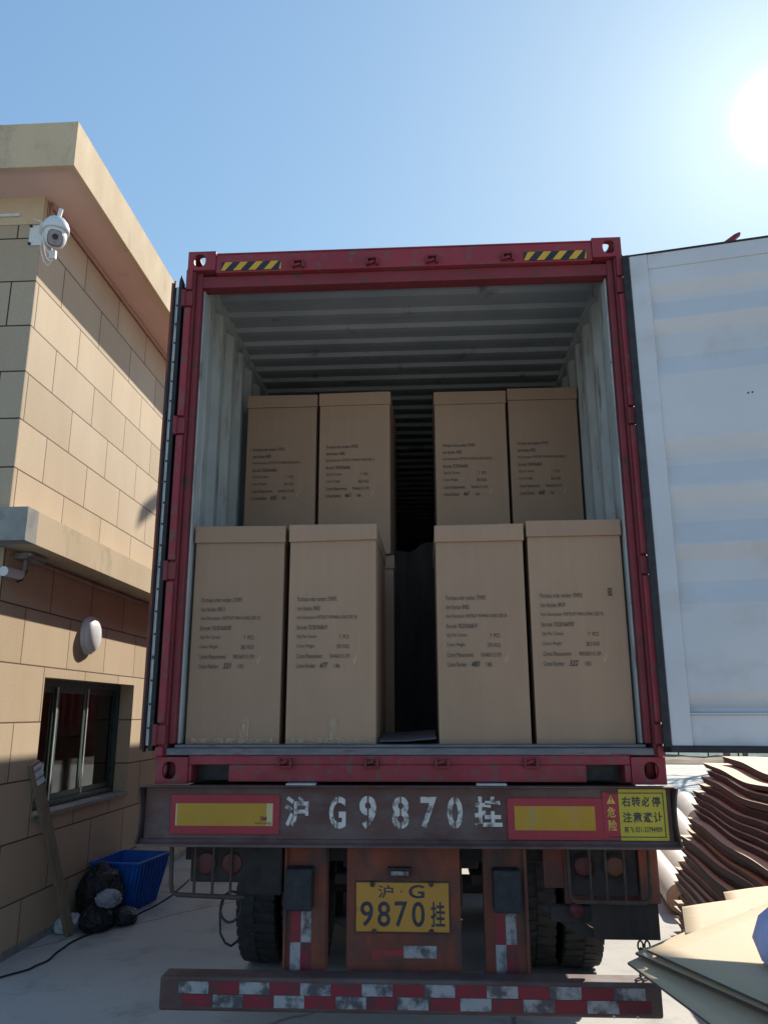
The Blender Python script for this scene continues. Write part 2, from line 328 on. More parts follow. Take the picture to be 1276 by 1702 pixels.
        if bevel:
            md = o.modifiers.new('b', 'BEVEL'); md.width = bevel; md.segments = seg; md.limit_method = 'ANGLE'; md.angle_limit = .7; md.harden_normals = False
        if subd:
            md = o.modifiers.new('s', 'SUBSURF'); md.levels = md.render_levels = subd
        return o
def parent_loc(o):
    v = Vector((0, 0, 0))
    while o: v += o.location; o = o.parent
    return v
def thing(name, label, cat, loc=(0, 0, 0), group=None):
    o = bpy.data.objects.new(name, None); o.empty_display_size = .1; COL.objects.link(o); o.location = loc
    o['label'] = label; o['category'] = cat
    if group: o['group'] = group
    return o
def tag(o, label, cat, group=None):
    o['label'] = label; o['category'] = cat
    if group: o['group'] = group
    return o
def struct(o): o['kind'] = 'structure'; return o
def dup(root, label, loc=None):
    r = root.copy(); COL.objects.link(r); r['label'] = label
    if loc: r.location = loc
    for ch in list(root.children):
        c = ch.copy(); COL.objects.link(c); c.parent = r
        for g in ch.children:
            d = g.copy(); COL.objects.link(d); d.parent = c
    return r
# text --------------------------------------------------------------
def glyphs(txt, shear=0, bold=0):
    cu = bpy.data.curves.new('t', 'FONT'); cu.body = txt; cu.size = 1; cu.shear = shear; cu.offset = bold; cu.resolution_u = 4
    ob = bpy.data.objects.new('t', cu); COL.objects.link(ob)
    bpy.context.view_layer.update(); dg = bpy.context.evaluated_depsgraph_get()
    me = bpy.data.meshes.new_from_object(ob.evaluated_get(dg))
    vs = [v.co.copy() for v in me.vertices]; fs = [list(p_.vertices) for p_ in me.polygons]
    bpy.data.objects.remove(ob); bpy.data.curves.remove(cu); bpy.data.meshes.remove(me)
    return vs, fs
def put_text(mb, txt, u0, v0, T, w=None, h=None, shear=0, bold=0, rot=0, cut=None, wscale=None):
    """fit the text into width w and height h with lower left corner (u0,v0)"""
    vs, fs = glyphs(txt, shear, bold)
    if not vs: return
    xs = [v.x for v in vs]; ys = [v.y for v in vs]; x0, x1, y0, y1 = min(xs), max(xs), min(ys), max(ys)
    if cut:      # stencil bridge through the middle of the glyph
        bm = bmesh.new(); bv = [bm.verts.new(v) for v in vs]
        for f in fs:
            try: bm.faces.new([bv[i] for i in f])
            except ValueError: pass
        c = (x0+x1)/2; hw = cut
        for xx in (c-hw, c+hw): bmesh.ops.bisect_plane(bm, geom=bm.verts[:]+bm.edges[:]+bm.faces[:], plane_co=(xx, 0, 0), plane_no=(1, 0, 0))
        bmesh.ops.delete(bm, geom=[f for f in bm.faces if abs(f.calc_center_median().x-c) < hw], context='FACES')
        bm.verts.index_update(); vs = [v.co.copy() for v in bm.verts]; fs = [[v.index for v in f.verts] for f in bm.faces]; bm.free()
    sy = h/(y1-y0) if h else 1; sx = w/(x1-x0) if w else (sy*(wscale or 1))
    if not h: sy = sx
    cr, sr = math.cos(rot), math.sin(rot); out = []
    for v in vs:
        a, b = (v.x-x0)*sx, (v.y-y0)*sy; out.append(T(u0+a*cr-b*sr, v0+a*sr+b*cr))
    mb.add(out, fs)

# ================================================================== GROUND
g = MB(); g.add([(-150, -60, 0), (150, -60, 0), (150, 240, 0), (-150, 240, 0)], [(0, 1, 2, 3)]); struct(g.build('ground', 'ground'))
v = MB(); random.seed(3)
nx, ny = 90, 8
vs = [(-6+i*.6, 24.6+j*.45+random.uniform(-.1, .1), .02+(0 if j in (0, ny) else random.uniform(.02, .16))) for j in range(ny+1) for i in range(nx+1)]
v.add(vs, [(j*(nx+1)+i, j*(nx+1)+i+1, (j+1)*(nx+1)+i+1, (j+1)*(nx+1)+i) for j in range(ny) for i in range(nx)])
struct(v.build('earth_verge', 'dirt'))

# ================================================================== CONTAINER
CB = 1.40; D = 12.19
box = thing('shipping_container', 'open dark red corrugated shipping container loaded with tall cartons', 'container', (0, 0, CB))
XZ = lambda y: (lambda u, v_, t: (u, y+t, v_))
def front(u, v_, t): return (u, t, v_)
def side(sgn): return lambda u, v_, t: (sgn*t, u, v_)
def top(u, v_, t): return (u, v_, t)
def casting(x0, x1, z0, z1, upper, yoff=0, name='corner_casting'):
    mb = MB(); cx, cz = (x0+x1)/2, (z0+z1)/2; sg = 1 if cx > 0 else -1; xo = x1 if sg > 0 else x0; xi = x0 if sg > 0 else x1
    mb.hole_plate(x0, x1, z0, z1, cx+sg*.012, cz+(.002 if upper else 0), .033, .040, yoff-.006, yoff+.018, front)
    a0, a1 = (xo-.012, xo) if sg > 0 else (xo, xo+.012)
    mb.hole_plate(yoff+.018, yoff+.178, z0, z1, yoff+.095, cz, .046, .036, a0, a1, lambda u, v_, t: (t, u, v_))
    zz = (z1-.014, z1) if upper else (z0, z0+.014)
    mb.hole_plate(min(x0, x1)+.0125, max(x0, x1)-.0125, yoff+.018, yoff+.178, cx, yoff+.095, .034, .056, *zz, top)
    mb.box(*sorted((xi, xi+sg*.012)), yoff+.018, yoff+.178, z0+.001, z1-.001)
    mb.box(x0, x1, yoff+.1785, yoff+.190, z0, z1)
    zb = (z0, z0+.012) if upper else (z1-.012, z1)
    mb.box(min(x0, x1)+.0125, max(x0, x1)-.0125, yoff+.018, yoff+.178, *zb)
    return mb.build(name, 'red', box, .004)
zt = 4.305
for sg in (-1, 1):
    x0, x1 = sorted((sg*1.222, sg*1.062))
    casting(x0, x1, 4.185, zt, True); casting(x0, x1, 1.40, 1.525, False)
    casting(x0, x1, 4.185, zt, True, D-.19); casting(x0, x1, 1.40, 1.525, False, D-.19)
    # corner post: channel with inner return
    p = MB(); p.box(*sorted((sg*1.219, sg*1.176)), .001, .15, 1.526, 4.184); p.box(*sorted((sg*1.1755, sg*1.142)), .024, .0995, 1.585, 4.184)
    p.build('corner_post', 'red_dark', box, .006)
    p = MB(); p.box(*sorted((sg*1.141, sg*1.131)), .06, .158, 1.585, 4.09); p.build('door_jamb_lining', 'liner', box, .003)
    # outer ridge between the hinges
    lz = [1.63, 2.445, 3.24, 4.00]
    ed = [1.527]+[q for z in lz for q in (z-.055, z+.055)]+[4.183]
    for a, b in zip(ed[::2], ed[1::2]):
        if b-a > .03:
            p = MB(); p.box(*sorted((sg*1.2215, sg*1.184)), -.030, .0005, a, b); p.build('post_ridge', 'red', box, .008)
    for z in lz:
        p = MB(); p.box(*sorted((sg*1.227, sg*1.178)), -.024, .0, z-.045, z+.045); p.cyl((sg*1.229, -.026, z-.050), (sg*1.229, -.026, z+.050), .012, 12)
        p.build('hinge', 'red_dark', box, .003)
    p = MB(); p.box(*sorted((sg*1.2, sg*1.08)), D-.15, D, 1.526, 4.184); p.build('front_post', 'red', box, .006)
    # side walls, red outside and grey inside
    for nm, mt_, dx in (('side_wall', 'red', 0), ('side_lining', 'liner', -.004)):
        p = MB(); pts = []; y = .16
        while y < D-.16:
            for dy, q in ((0, 0), (.072, 0), (.14, .036), (.212, .036)): pts.append((y+dy, q))
            y += .278
        vs = []
        for (yy, q) in pts:
            X = sg*(1.205-q+dx); vs += [(X, yy, 1.56), (X, yy, 4.22)]
        p.add(vs, [(2*k, 2*k+2, 2*k+3, 2*k+1) for k in range(len(pts)-1)]); p.build(nm, mt_, box)
    p = MB(); p.box(*sorted((sg*1.219, sg*1.165)), .16, D-.16, 4.2205, 4.28); p.build('top_rail', 'red', box, .004)
    p = MB(); p.box(*sorted((sg*1.2045, sg*1.150)), .16, D-.2, 4.20, 4.262); p.build('top_rail_lining', 'liner', box)
    p = MB(); p.box(*sorted((sg*1.219, sg*1.17)), .16, D-.16, 1.41, 1.558); p.build('bottom_rail', 'red_dark', box, .004)
# roof
for nm, mt_, dz in (('roof_panel', 'red', 0), ('roof_lining', 'roofliner', -.004)):
    p = MB(); pts = []; y = .12
    while y < D-.2:
        for dy, q in ((0, 0), (.10, 0), (.125, -.022), (.185, -.022)): pts.append((y+dy, q))
        y += .21
    vs = []
    for (yy, q) in pts: z = 4.268+q+dz; vs += [(-1.17, yy, z), (1.17, yy, z)]
    p.add(vs, [(2*k, 2*k+2, 2*k+3, 2*k+1) for k in range(len(pts)-1)]); p.build(nm, mt_, box)
p = MB(); pts = []
x = -1.18
while x < 1.16: pts += [(x, 0), (x+.09, 0), (x+.13, .04), (x+.22, .04)]; x += .26
vs = []
for (xx, q) in pts: vs += [(min(xx, 1.19), D-.06-q, 1.56), (min(xx, 1.19), D-.06-q, 4.25)]
p.add(vs, [(2*k, 2*k+2, 2*k+3, 2*k+1) for k in range(len(pts)-1)]); p.build('end_wall', 'liner', box)
p = MB(); p.box(-1.165, 1.165, .10, D-.1, 1.556, 1.58); p.build('floor_boards', 'ply', box)
p = MB()
y = .4
while y < D: p.box(-1.168, 1.168, y, y+.05, 1.43, 1.555); y += .3
p.build('floor_bearer', 'red_dark', box)
# header and sill
p = MB(); p.box(-1.061, 1.061, 0, .10, 4.168, 4.283); p.box(-1.061, 1.061, -.004, .06, 4.2835, 4.292); p.build('door_header', 'red', box, .004)
p = MB(); p.box(-1.175, 1.175, .034, .12, 4.095, 4.1675); p.build('header_lip', 'red_dark', box, .006)
p = MB()
for a, b in ((-1.061, -1.045), (-.862, .852), (1.032, 1.061)): p.box(a, b, 0, .11, 1.41, 1.488)
p.box(-1.061, 1.061, 0, .11, 1.4885, 1.532); p.build('door_sill', 'red', box, .004)
p = MB(); p.box(-1.05, 1.05, .115, .118, 1.41, 1.53); p.build('pocket_back', 'haz_blk', box)  # black sheet standing in for the shade inside the sill pockets
p = MB(); p.box(-1.175, 1.175, -.006, .20, 1.5325, 1.566); p.box(-1.141, 1.141, .012, .2, 1.5665, 1.5815); p.build('threshold_plate', 'threshold', box, .004)
for z, zz in ((4.195, 1), (1.503, -1)):
    for x in (-.585, -.166, .172, .592):
        p = MB(); p.box(x-.034, x-.022, -.03, -.0005, z-.018, z+.018); p.box(x+.022, x+.034, -.03, -.0005, z-.018, z+.018)
        p.box(x-.034, x+.034, -.03, -.0005, z+.0185*zz, z+.027*zz); p.cyl((x-.02, -.018, z-.006), (x+.012, -.018, z+.004), .009, 8)
        p.build('cam_keeper', 'red_dark', box, .002)
for xa in (-1.03, .683):
    p = MB(); p.box(xa, xa+.345, -.0035, -.0005, 4.178, 4.232); h = p.build('hazard_strip', 'haz_blk', box)
    q = MB()
    for k in range(5):
        a = xa+k*.088-.018; poly = [(max(a, xa), -9), (a+.04, -9), (a+.088, 9), (a+.048, 9)]
        poly = [(min(max(a, xa), xa+.345), 4.179), (min(max(a+.042, xa), xa+.345), 4.179), (min(a+.084, xa+.345), 4.231), (min(max(a+.042, xa), xa+.345), 4.231)]
        q.prism(poly, -.0042, -.0036, front)
    q.build('yellow_stripes', 'haz_yel', h)
# ---- right door, swung wide open, hinged at X 1.25
th = math.radians(12); HX, HY = 1.245, -.05
def TD(s_, t, z): return (HX+s_*math.cos(th)+t*math.sin(th), HY-s_*math.sin(th)+t*math.cos(th), z)
door = None
p = MB(); p.box(-.03, 1.20, .040, .062, 1.56, 4.15, TD); door = p.build('right_door', 'red', box, .002)
tz = [1.745]
prof = [(1.727, .034)]
for lo_, hi_, nxt in ((1.746, 1.82, 2.30), (2.455, 2.525, 2.60), (2.725, 2.82, 2.90), (3.0, 3.085, 3.50), (3.68, 3.755, 3.82), (3.905, 3.965, 4.06)):
    prof += [(lo_, .034), (hi_, .001), (nxt-.06, .001), (nxt+.05, .034)] if nxt < 4.0 else [(lo_, .034), (hi_, .001), (4.06, .001)]
p = MB(); n = len(prof); vs = []
for (z, t) in prof: vs += [TD(.0955, t+.004, z), TD(1.10, t+.004, z)]
p.add(vs, [(2*k, 2*k+1, 2*k+3, 2*k+2) for k in range(n-1)]); p.build('corrugated_panel', 'doorwhite', door)
p = MB(); p.box(.095, 1.10, .010, .0275, 1.578, 1.718, TD); p.build('bottom_panel', 'doorwhite', door, .003)
p = MB(); p.box(.095, 1.10, -.004, .0275, 1.7185, 1.7265, TD); p.build('panel_ledge', 'doorwhite', door, .002)
p = MB(); p.box(.095, 1.10, -.002, .0275, 4.0605, 4.148, TD); p.build('top_frame', 'doorwhite', door, .003)
for a, b in ((0, .0945), (1.1005, 1.18)):
    p = MB(); p.box(a, b, -.006, .0395, 1.578, 4.148, TD); p.build('door_stile', 'doorwhite', door, .004)
p = MB(); p.box(-.036, -.0005, -.014, .02, 1.548, 4.156, TD); p.box(-.036, 1.20, -.014, .02, 1.548, 1.5775, TD); p.box(-.036, 1.20, -.010, .02, 4.1485, 4.157, TD); p.build('rubber_gasket', 'rubber', door, .004)
for sx in (.535, .96):
    p = MB(); p.cyl(TD(sx, .085, 1.47), TD(sx, .085, 4.20), .017, 12)
    for z in (1.7, 2.6, 3.5): p.box(sx-.04, sx+.04, .053, .09, z-.03, z+.03, TD)
    p.build('locking_rod', 'galv', door)
    p = MB(); p.prism([(sx-.05, 4.165), (sx+.045, 4.165), (sx+.035, 4.182), (sx+.0, 4.190), (sx+.035, 4.222), (sx+.055, 4.238), (sx+.048, 4.248), (sx+.02, 4.238), (sx-.03, 4.205), (sx-.058, 4.195), (sx-.055, 4.18)], .068, .10, lambda u, v_, t: TD(u, t, v_)); p.build('rod_cam', 'red_dark', door, .003)
for sx, z in ((.515, 3.295), (.535, 3.297)):
    p = MB(); p.cyl(TD(sx, .0035, z), TD(sx, .008, z), .005, 8); p.build('rivet', 'steel_dark', door)
# ---- left door folded right back along the side wall
XO, XI = -1.335, -1.250; Y0 = .10
p = MB(); p.box(XO+.008, XI-.012, Y0+.012, Y0+1.18, 1.56, 4.15); ldoor = p.build('left_door', 'red_dark', box, .003)
p = MB(); p.box(XO-.004, XO+.010, Y0-.022, Y0+.0115, 1.555, 4.16); p.build('outer_lip', 'chassis', ldoor, .002)
p = MB(); p.box(XO+.020, XO+.042, Y0-.008, Y0+.0115, 1.575, 4.14); p.build('seal_retainer', 'galv', ldoor, .002)
p = MB(); p.box(XO+.0425, XO+.066, Y0-.03, Y0+.0115, 1.55, 4.165); p.box(XO+.0105, XO+.0195, Y0-.02, Y0+.0115, 1.545, 4.175)
p.add([(XO+.0425, Y0-.03, 4.1655), (XO+.066, Y0-.03, 4.1655), (XO+.066, Y0+.0, 4.1655), (XO+.05, Y0-.02, 4.215)], [(0, 1, 2), (0, 1, 3), (1, 2, 3), (2, 0, 3)])
p.build('rubber_gasket', 'rubber', ldoor, .002)
z = 1.66
while z < 4.1:
    p = MB(); p.cyl((XO+.031, Y0-.0085, z), (XO+.031, Y0-.013, z), .0055, 8); z += .118; p.build('rivet', 'steel_dark', ldoor)
for yy in (.45, .85):
    p = MB(); p.cyl((XO-.03, Y0+yy, 1.47), (XO-.03, Y0+yy, 4.21), .016, 10); p.build('locking_rod', 'galv', ldoor)
# ================================================================== CARTONS
PO = 'Purchase order number: 374392'
def carton(xa, xb, y0, z0, h, rz, txt, label, name='carton', tapes=True, depth=.76):
    w = xb-xa; cx = (xa+xb)/2
    t = thing('carton', label, 'carton', (cx, y0+depth/2, z0), 'tall printed cardboard cartons in the container'); t.rotation_euler[2] = rz
    L = Vector((cx, y0+depth/2, z0)); hw, hd = w/2, depth/2
    def loc(mb): 
        for v_ in mb.v: v_ += L
        return mb
    b = MB(); 
    # walls slightly bulged: a grid front
    nx_, nz_ = 6, 10; vs = []
    for j in range(nz_+1):
        for i in range(nx_+1):
            u, q = i/nx_, j/nz_; bul = .010*math.sin(math.pi*u)*math.sin(math.pi*q)
            vs.append((-hw+w*u, -hd-bul, q*(h-.055)))
    b.smooth = True; b.add(vs, [(j*(nx_+1)+i, j*(nx_+1)+i+1, (j+1)*(nx_+1)+i+1, (j+1)*(nx_+1)+i) for j in range(nz_) for i in range(nx_)]); b.smooth = False
    H_ = h-.055
    b.add([(-hw, -hd, 0), (hw, -hd, 0), (hw, hd, 0), (-hw, hd, 0), (-hw, -hd, H_), (hw, -hd, H_), (hw, hd, H_), (-hw, hd, H_)], [(0, 3, 2, 1), (4, 5, 6, 7), (1, 2, 6, 5), (2, 3, 7, 6), (3, 0, 4, 7)])
    bo = loc(b).build('box_body', 'card', t)
    l = MB(); e = .006; lh = .088
    l.box(-hw-e, hw+e, -hd-e-.006, hd+e, h-lh, h); 
    for v_ in l.v:
        if v_.z < h-.01 and v_.y < 0: v_.y -= random.uniform(.001, .006)
        v_.z += random.uniform(-.004, .004)
    loc(l).build('lid', 'card', t, .003)
    # print
    if txt:
        item, desc, bar, wt, meas, num, of = txt; k = MB(); TT = lambda u, v_: (u, -hd-.0135+.0, v_)
        bw = w/.48
        tz = random.uniform(-.006, .006)
        def lz(i): return h*.652+tz-i*.0485*h/1.115
        x0 = -hw+.050*bw; ch = .0225
        for i, (s_, ww) in enumerate(((PO, .215), ('Item Number: '+item, .125), ('Item Description: '+desc, .325 if len(desc) > 24 else .318), ('Barcode: '+bar, .165), ('Qty Per Carton:', .110), ('Carton Weight:', .098), ('Carton Measurement:', .142), ('Carton Number:', .105))):
            put_text(k, s_, x0, lz(i)-ch/2, TT, ww*bw, ch)
        for i, (s_, a, ww) in enumerate((('7  PCS', .232, .052), (wt+' KGS', .218, .068), (meas+' CM', .180, .108), ('/ '+of, .200, .036))):
            put_text(k, s_, x0+a*bw, lz(4+i)-ch/2, TT, ww*bw, .020)
        loc(k).build('printed_text', 'ink', t)
        k = MB(); put_text(k, num, x0+.128*bw, lz(7)-.014, TT, .046*bw, .028, .35, .012, .06); loc(k).build('handwritten_number', 'ink', t)
    if tapes:
        k = MB(); a = tapes
        k.box(a-.024, a+.024, -hd-.0105, -hd-.010, .003, .13); k.box(-hw+.03, hw-.03, -hd-.0085, -hd-.0080, .004, .028)
        loc(k).build('packing_tape', 'tape', t)
    return t
WM, WF = 'WETSUIT MAN LONG SIZE XL', 'WETSUIT WOMAN LONG SIZE 38'
A = ('89513', WM, '7022810660787', '28.5', '90X56X115', '321', '355'); B_ = ('89583', WF, '7022810668619', '29.5', '76X46X115', '477', '386')
C_ = ('89582', WF, '7022810668619', '29.5', '76X46X115', '480', '388'); D_ = ('89579', WM, '7022810660787', '28.5', '90X56X115', '322', '355')
random.seed(11); FZ = 1.582
front_c = [(-1.114, -.640, .10, 1.118, .004, A, .06, 'leftmost bottom carton, handwritten number 321, crumpled clear tape at its foot'),
 (-.604, -.150, .10, 1.120, -.006, B_, .02, 'second bottom carton from the left, handwritten 477, square of tan tape at its foot'),
 (.160, .612, .10, 1.108, .006, C_, 0, 'bottom carton right of the dark gap, handwritten number 480'),
 (.642, 1.118, .10, 1.126, -.004, D_, 0, 'rightmost bottom carton, handwritten number 322 and a small vertical ink smudge')]
for (xa, xb, y0, h, rz, tx, tp, lb) in front_c:
    c = carton(xa, xb, y0, FZ, h, rz, tx, lb, tapes=tp)
sm = MB(); put_text(sm, '555', 1.055, 2.305, lambda u, v_: (u, .088, v_), .042, .02, 0, .03, math.radians(90)); so = sm.build('ink_smudge', 'ink', c)
for i, (xa, xb, rz) in enumerate(((-1.10, -.63, 0), (-.60, -.11, .01), (.19, .67, 0), (.69, 1.15, 0))):
    carton(xa, xb, 1.16, FZ, 1.16, rz, None, ['plain carton under the leftmost raised carton, behind the one marked 321', 'plain carton bordering the gap on its left, behind the one marked 477', 'plain carton bordering the gap on its right, behind the one marked 480', 'plain carton under the rightmost raised carton, behind the one marked 322'][i], tapes=0)
ups = [(-1.105, -.628, -.006, 1.130, '89585', 'WETSUIT WOMAN LONG SIZE 34', '455', 'leftmost carton of the raised rear row, dim, lid flush beside the corrugated wall'),
 (-.602, -.120, -.012, 1.135, '89585', 'WETSUIT WOMAN LONG SIZE 34', '461', 'second raised rear carton from the left, next to the dark centre gap'),
 (.180, .660, .010, 1.122, '89582', WF, '467', 'raised rear carton just right of the dark centre gap, lid tilted'),
 (.680, 1.140, .012, 1.140, '89582', WF, '468', 'rightmost carton of the raised rear row beside the pale wall')]
for (xa, xb, rz, h, it, de, nu, lb) in ups:
    carton(xa, xb, 1.12, FZ+1.163, h, rz, (it, de, '7022810668602', '28.5', '76X46X115', nu, '386'), lb, tapes=0)
# loose board in the gap, its colour darkened to the shade around it
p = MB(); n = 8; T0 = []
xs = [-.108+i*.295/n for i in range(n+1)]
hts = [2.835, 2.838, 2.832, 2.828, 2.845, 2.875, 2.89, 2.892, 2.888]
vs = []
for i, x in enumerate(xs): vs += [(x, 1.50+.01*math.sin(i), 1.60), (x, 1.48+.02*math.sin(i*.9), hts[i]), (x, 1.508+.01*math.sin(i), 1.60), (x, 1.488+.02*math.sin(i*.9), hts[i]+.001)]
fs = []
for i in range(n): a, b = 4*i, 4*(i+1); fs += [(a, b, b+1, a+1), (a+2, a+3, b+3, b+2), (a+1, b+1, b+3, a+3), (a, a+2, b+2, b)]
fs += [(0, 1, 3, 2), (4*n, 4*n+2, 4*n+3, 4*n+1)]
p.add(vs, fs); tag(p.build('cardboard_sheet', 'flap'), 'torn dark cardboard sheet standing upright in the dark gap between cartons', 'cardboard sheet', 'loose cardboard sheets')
p = MB(); vs = []; n = 6
for i in range(n+1):
    x = -.135+i*.28/n; zc = 1.592+.014*(i/n)**2*(1 if i > 3 else .4)
    vs += [(x, .09, zc), (x, .62, zc+.03), (x, .09, zc+.005), (x, .62, zc+.035)]
fs = []
for i in range(n): a, b = 4*i, 4*(i+1); fs += [(a, a+1, b+1, b), (a+2, b+2, b+3, a+3), (a, b, b+2, a+2), (a+1, a+3, b+3, b+1)]
p.add(vs, fs+[(0, 2, 3, 1), (4*n, 4*n+1, 4*n+3, 4*n+2)]); tag(p.build('cardboard_sheet', 'edge'), 'small curled cardboard sheet lying on the container floor in the gap', 'cardboard sheet', 'loose cardboard sheets')

# ================================================================== TRAILER
tr = thing('semi_trailer', 'grimy red skeletal semi trailer with stencilled rear beam under the container', 'trailer', (0, 0, 0))
p = MB(); p.box(-1.243, 1.218, -.052, -.030, 1.160, 1.388)
for zc, s in ((1.1575, -1), (1.3905, 1)):
    pass
p.prism([(-.03, 1.388), (-.06, 1.388), (-.078, 1.395), (-.095, 1.392), (-.097, 1.400-.002), (-.03, 1.3985)], -1.252, 1.228, lambda u, v_, t: (t, u, v_))
p.prism([(-.03, 1.160), (-.056, 1.160), (-.070, 1.148), (-.098, 1.140), (-.100, 1.130), (-.065, 1.128), (-.03, 1.140)], -1.262, 1.238, lambda u, v_, t: (t, u, v_))
beam = p.build('rear_beam', 'beam', tr, .002)
for sg, x in ((-1, -1.243), (1, 1.218)):
    p = MB(); n = 8; vs = []
    for k in range(n+1):
        q = k/n; z = 1.142+q*.25; d = .022*(abs(2*q-1)**2.2)
        vs += [(x+sg*(.001+d*.7), -.10, z), (x+sg*(.001+d*.7), .06, z), (x+sg*(.010+d*.7), -.10, z), (x+sg*(.010+d*.7), .06, z)]
    fs = []
    for i in range(n): a, b = 4*i, 4*(i+1); fs += [(a, b, b+1, a+1), (a+2, a+3, b+3, b+2), (a, a+2, b+2, b), (a+1, b+1, b+3, a+3)]
    p.add(vs, fs+[(0, 1, 3, 2), (4*n, 4*n+2, 4*n+3, 4*n+1)]); p.build('beam_end_plate', 'steel_dark', beam, .001)
YB = -.0535
def TB(u, v_, t=0): return (u, YB-t, v_)
# stencilled registration
sten = (('沪', -.572, 1.213, .112, .138, 0), ('G', -.362, 1.207, .078, .142, .045), ('9', -.220, 1.207, .080, .146, .04), ('8', -.067, 1.208, .080, .142, .04),
        ('7', .066, 1.211, .076, .138, 0), ('0', .190, 1.210, .072, .140, .04), ('挂', .316, 1.215, .128, .136, 0))
for ch, x, z, w, h, cut in sten:
    k = MB(); put_text(k, ch, x, z, lambda u, v_: TB(u, v_, .001), w, h, 0, .028, 0, (cut*.55) or None); k.build('stencilled_character', 'stencil', beam)
# reflector boards
p = MB(); p.box(-1.118, -.596, YB-.006, YB, 1.181, 1.358); rb = p.build('reflector_board', 'plate_red', beam, .002)
p = MB(); p.box(-1.083, -.66, YB-.0072, YB-.0062, 1.218, 1.318); p.build('yellow_field', 'plate_yel', rb)
p = MB(); p.box(-.659, -.628, YB-.0072, YB-.0062, 1.218, 1.318); p.build('bleached_edge', 'plate_pale', rb); p = MB(); p.box(-1.092, -1.0835, YB-.0072, YB-.0062, 1.219, 1.317); p.build('bleached_edge', 'plate_pale', rb)
k = MB(); put_text(k, '3M', -.688, 1.241, lambda u, v_: (u, YB-.0078, v_), .032, .02, 0, .04); k.build('red_logo', 'tape_red', rb)
k = MB(); put_text(k, '车身反光标识', -.712, 1.226, lambda u, v_: (u, YB-.0078, v_), .078, .009, 0, .01); k.build('small_lettering', 'ink', rb)
p = MB(); p.box(.468, .904, YB-.006, YB, 1.163, 1.346); rb = p.build('reflector_board', 'plate_red', beam, .002)
p = MB(); p.box(.500, .868, YB-.0072, YB-.0062, 1.205, 1.310); p.build('yellow_field', 'plate_yel', rb)
# warning sticker
p = MB(); p.box(.9045, .979, YB-.005, YB, 1.166, 1.372); st = p.build('warning_sticker', 'plate_red', beam)
p = MB(); p.box(.9795, 1.196, YB-.005, YB, 1.163, 1.385); p.build('yellow_field', 'sticker_yel', st)
k = MB()
for a, b, c, d in ((.925, 1.183, 1.366, 1.370), (.925, 1.183, 1.176, 1.180), (1.179, 1.183, 1.180, 1.366)): k.box(a, b, YB-.0062, YB-.0052, c, d)
TT = lambda u, v_: (u, YB-.0062, v_)
for i, ch in enumerate('右转必停'): put_text(k, ch, .992+i*.0455, 1.309, TT, .040, .044, 0, .022)
for i, ch in enumerate('注意避让'): put_text(k, ch, .993+i*.0465, 1.240, TT, .041, .046, 0, .022)
put_text(k, '燕飞:', .996, 1.197, TT, .046, .025, 0, .012); put_text(k, '021-33794909', 1.047, 1.1985, TT, .120, .023, 0, .008)
k.build('black_lettering', 'lic_ink', st)
k = MB(); put_text(k, '危', .924, 1.262, TT, .037, .046, 0, .014); put_text(k, '险', .926, 1.204, TT, .039, .048, 0, .014)
k.prism([(.924, 1.322), (.964, 1.322), (.944, 1.360)], -.0062, -.0052, lambda u, v_, t: (u, YB+t, v_)); k.build('gold_lettering', 'gold_ink', st)
k = MB(); k.box(.942, .946, YB-.0068, YB-.0063, 1.335, 1.350); k.box(.942, .946, YB-.0068, YB-.0063, 1.327, 1.331); k.build('exclamation_mark', 'lic_ink', st)
# posts
def stripes(mb_r, mb_w, x0, z0, w, h, top_left_red, y):
    for i in range(2):
        for j in range(2):
            red = (i+j) % 2 == (0 if top_left_red else 1)
            (mb_r if red else mb_w).box(x0+i*w, x0+(i+1)*w-.001, y-.0015, y-.0003, z0-(j+1)*h+.001, z0-j*h)
for sg, xa, xb, pad, tl in ((-1, -.581, -.385, -.565, True), (1, .355, .555, .393, True)):
    p = MB(); p.box(xa, xb, .05, .16, .52, 1.1275); po = p.build('upright_post', 'chassis', tr, .004)
    p = MB(); p.box(xa+.185 if sg > 0 else xa, xb if sg > 0 else xa+.012, .03, .0495, .53, 1.12); p.build('post_flange', 'chassis', po)
    p = MB(); p.box(pad, pad+.125, -.045, .0495, .848, 1.030); p.build('rubber_buffer', 'rubber', po, .010)
    r1, w1 = MB(), MB(); stripes(r1, w1, pad+.016 if sg < 0 else pad+.008, .845, .049, .148, tl, .0498)
    r1.build('red_tape', 'tape_red', po); w1.build('white_tape', 'tape_white', po)
p = MB(); p.box(-.288, .246, .06, .085, .52, 1.1275); cp = p.build('licence_panel', 'chassis', tr, .003)
p = MB(); p.box(-.243, .192, .048, .056, .745, .957); lp = p.build('licence_plate', 'lic', tr, .004)
p = MB(); p.box(-.248, .197, .0563, .0597, .738, .964); p.build('plate_backing', 'steel_dark', lp)
k = MB(); TT = lambda u, v_: (u, .0472, v_)
put_text(k, '沪', -.140, .890, TT, .072, .056, 0, .012); put_text(k, '·', -.034, .915, TT, .007, .009); put_text(k, 'G', .004, .890, TT, .074, .058, 0, .02)
for i, ch in enumerate('9870'): put_text(k, ch, -.222+i*.080, .768, TT, .060, .108, 0, .012)
put_text(k, '挂', .106, .768, TT, .066, .108, 0, .016); k.build('plate_characters', 'lic_ink', lp)
for x, z in ((-.165, .950), (.110, .953), (-.158, .748), (.108, .750)):
    p = MB(); p.cyl((x, .0475, z), (x, .036, z), .012, 6); p.build('plate_bolt', 'steel_dark', lp)
p = MB(); p.box(-.085, .012, .02, .0595, .985, 1.018); p.box(-.092, .019, .01, .0595, 1.0185, 1.026); pl = p.build('plate_lamp', 'steel_dark', cp, .003)
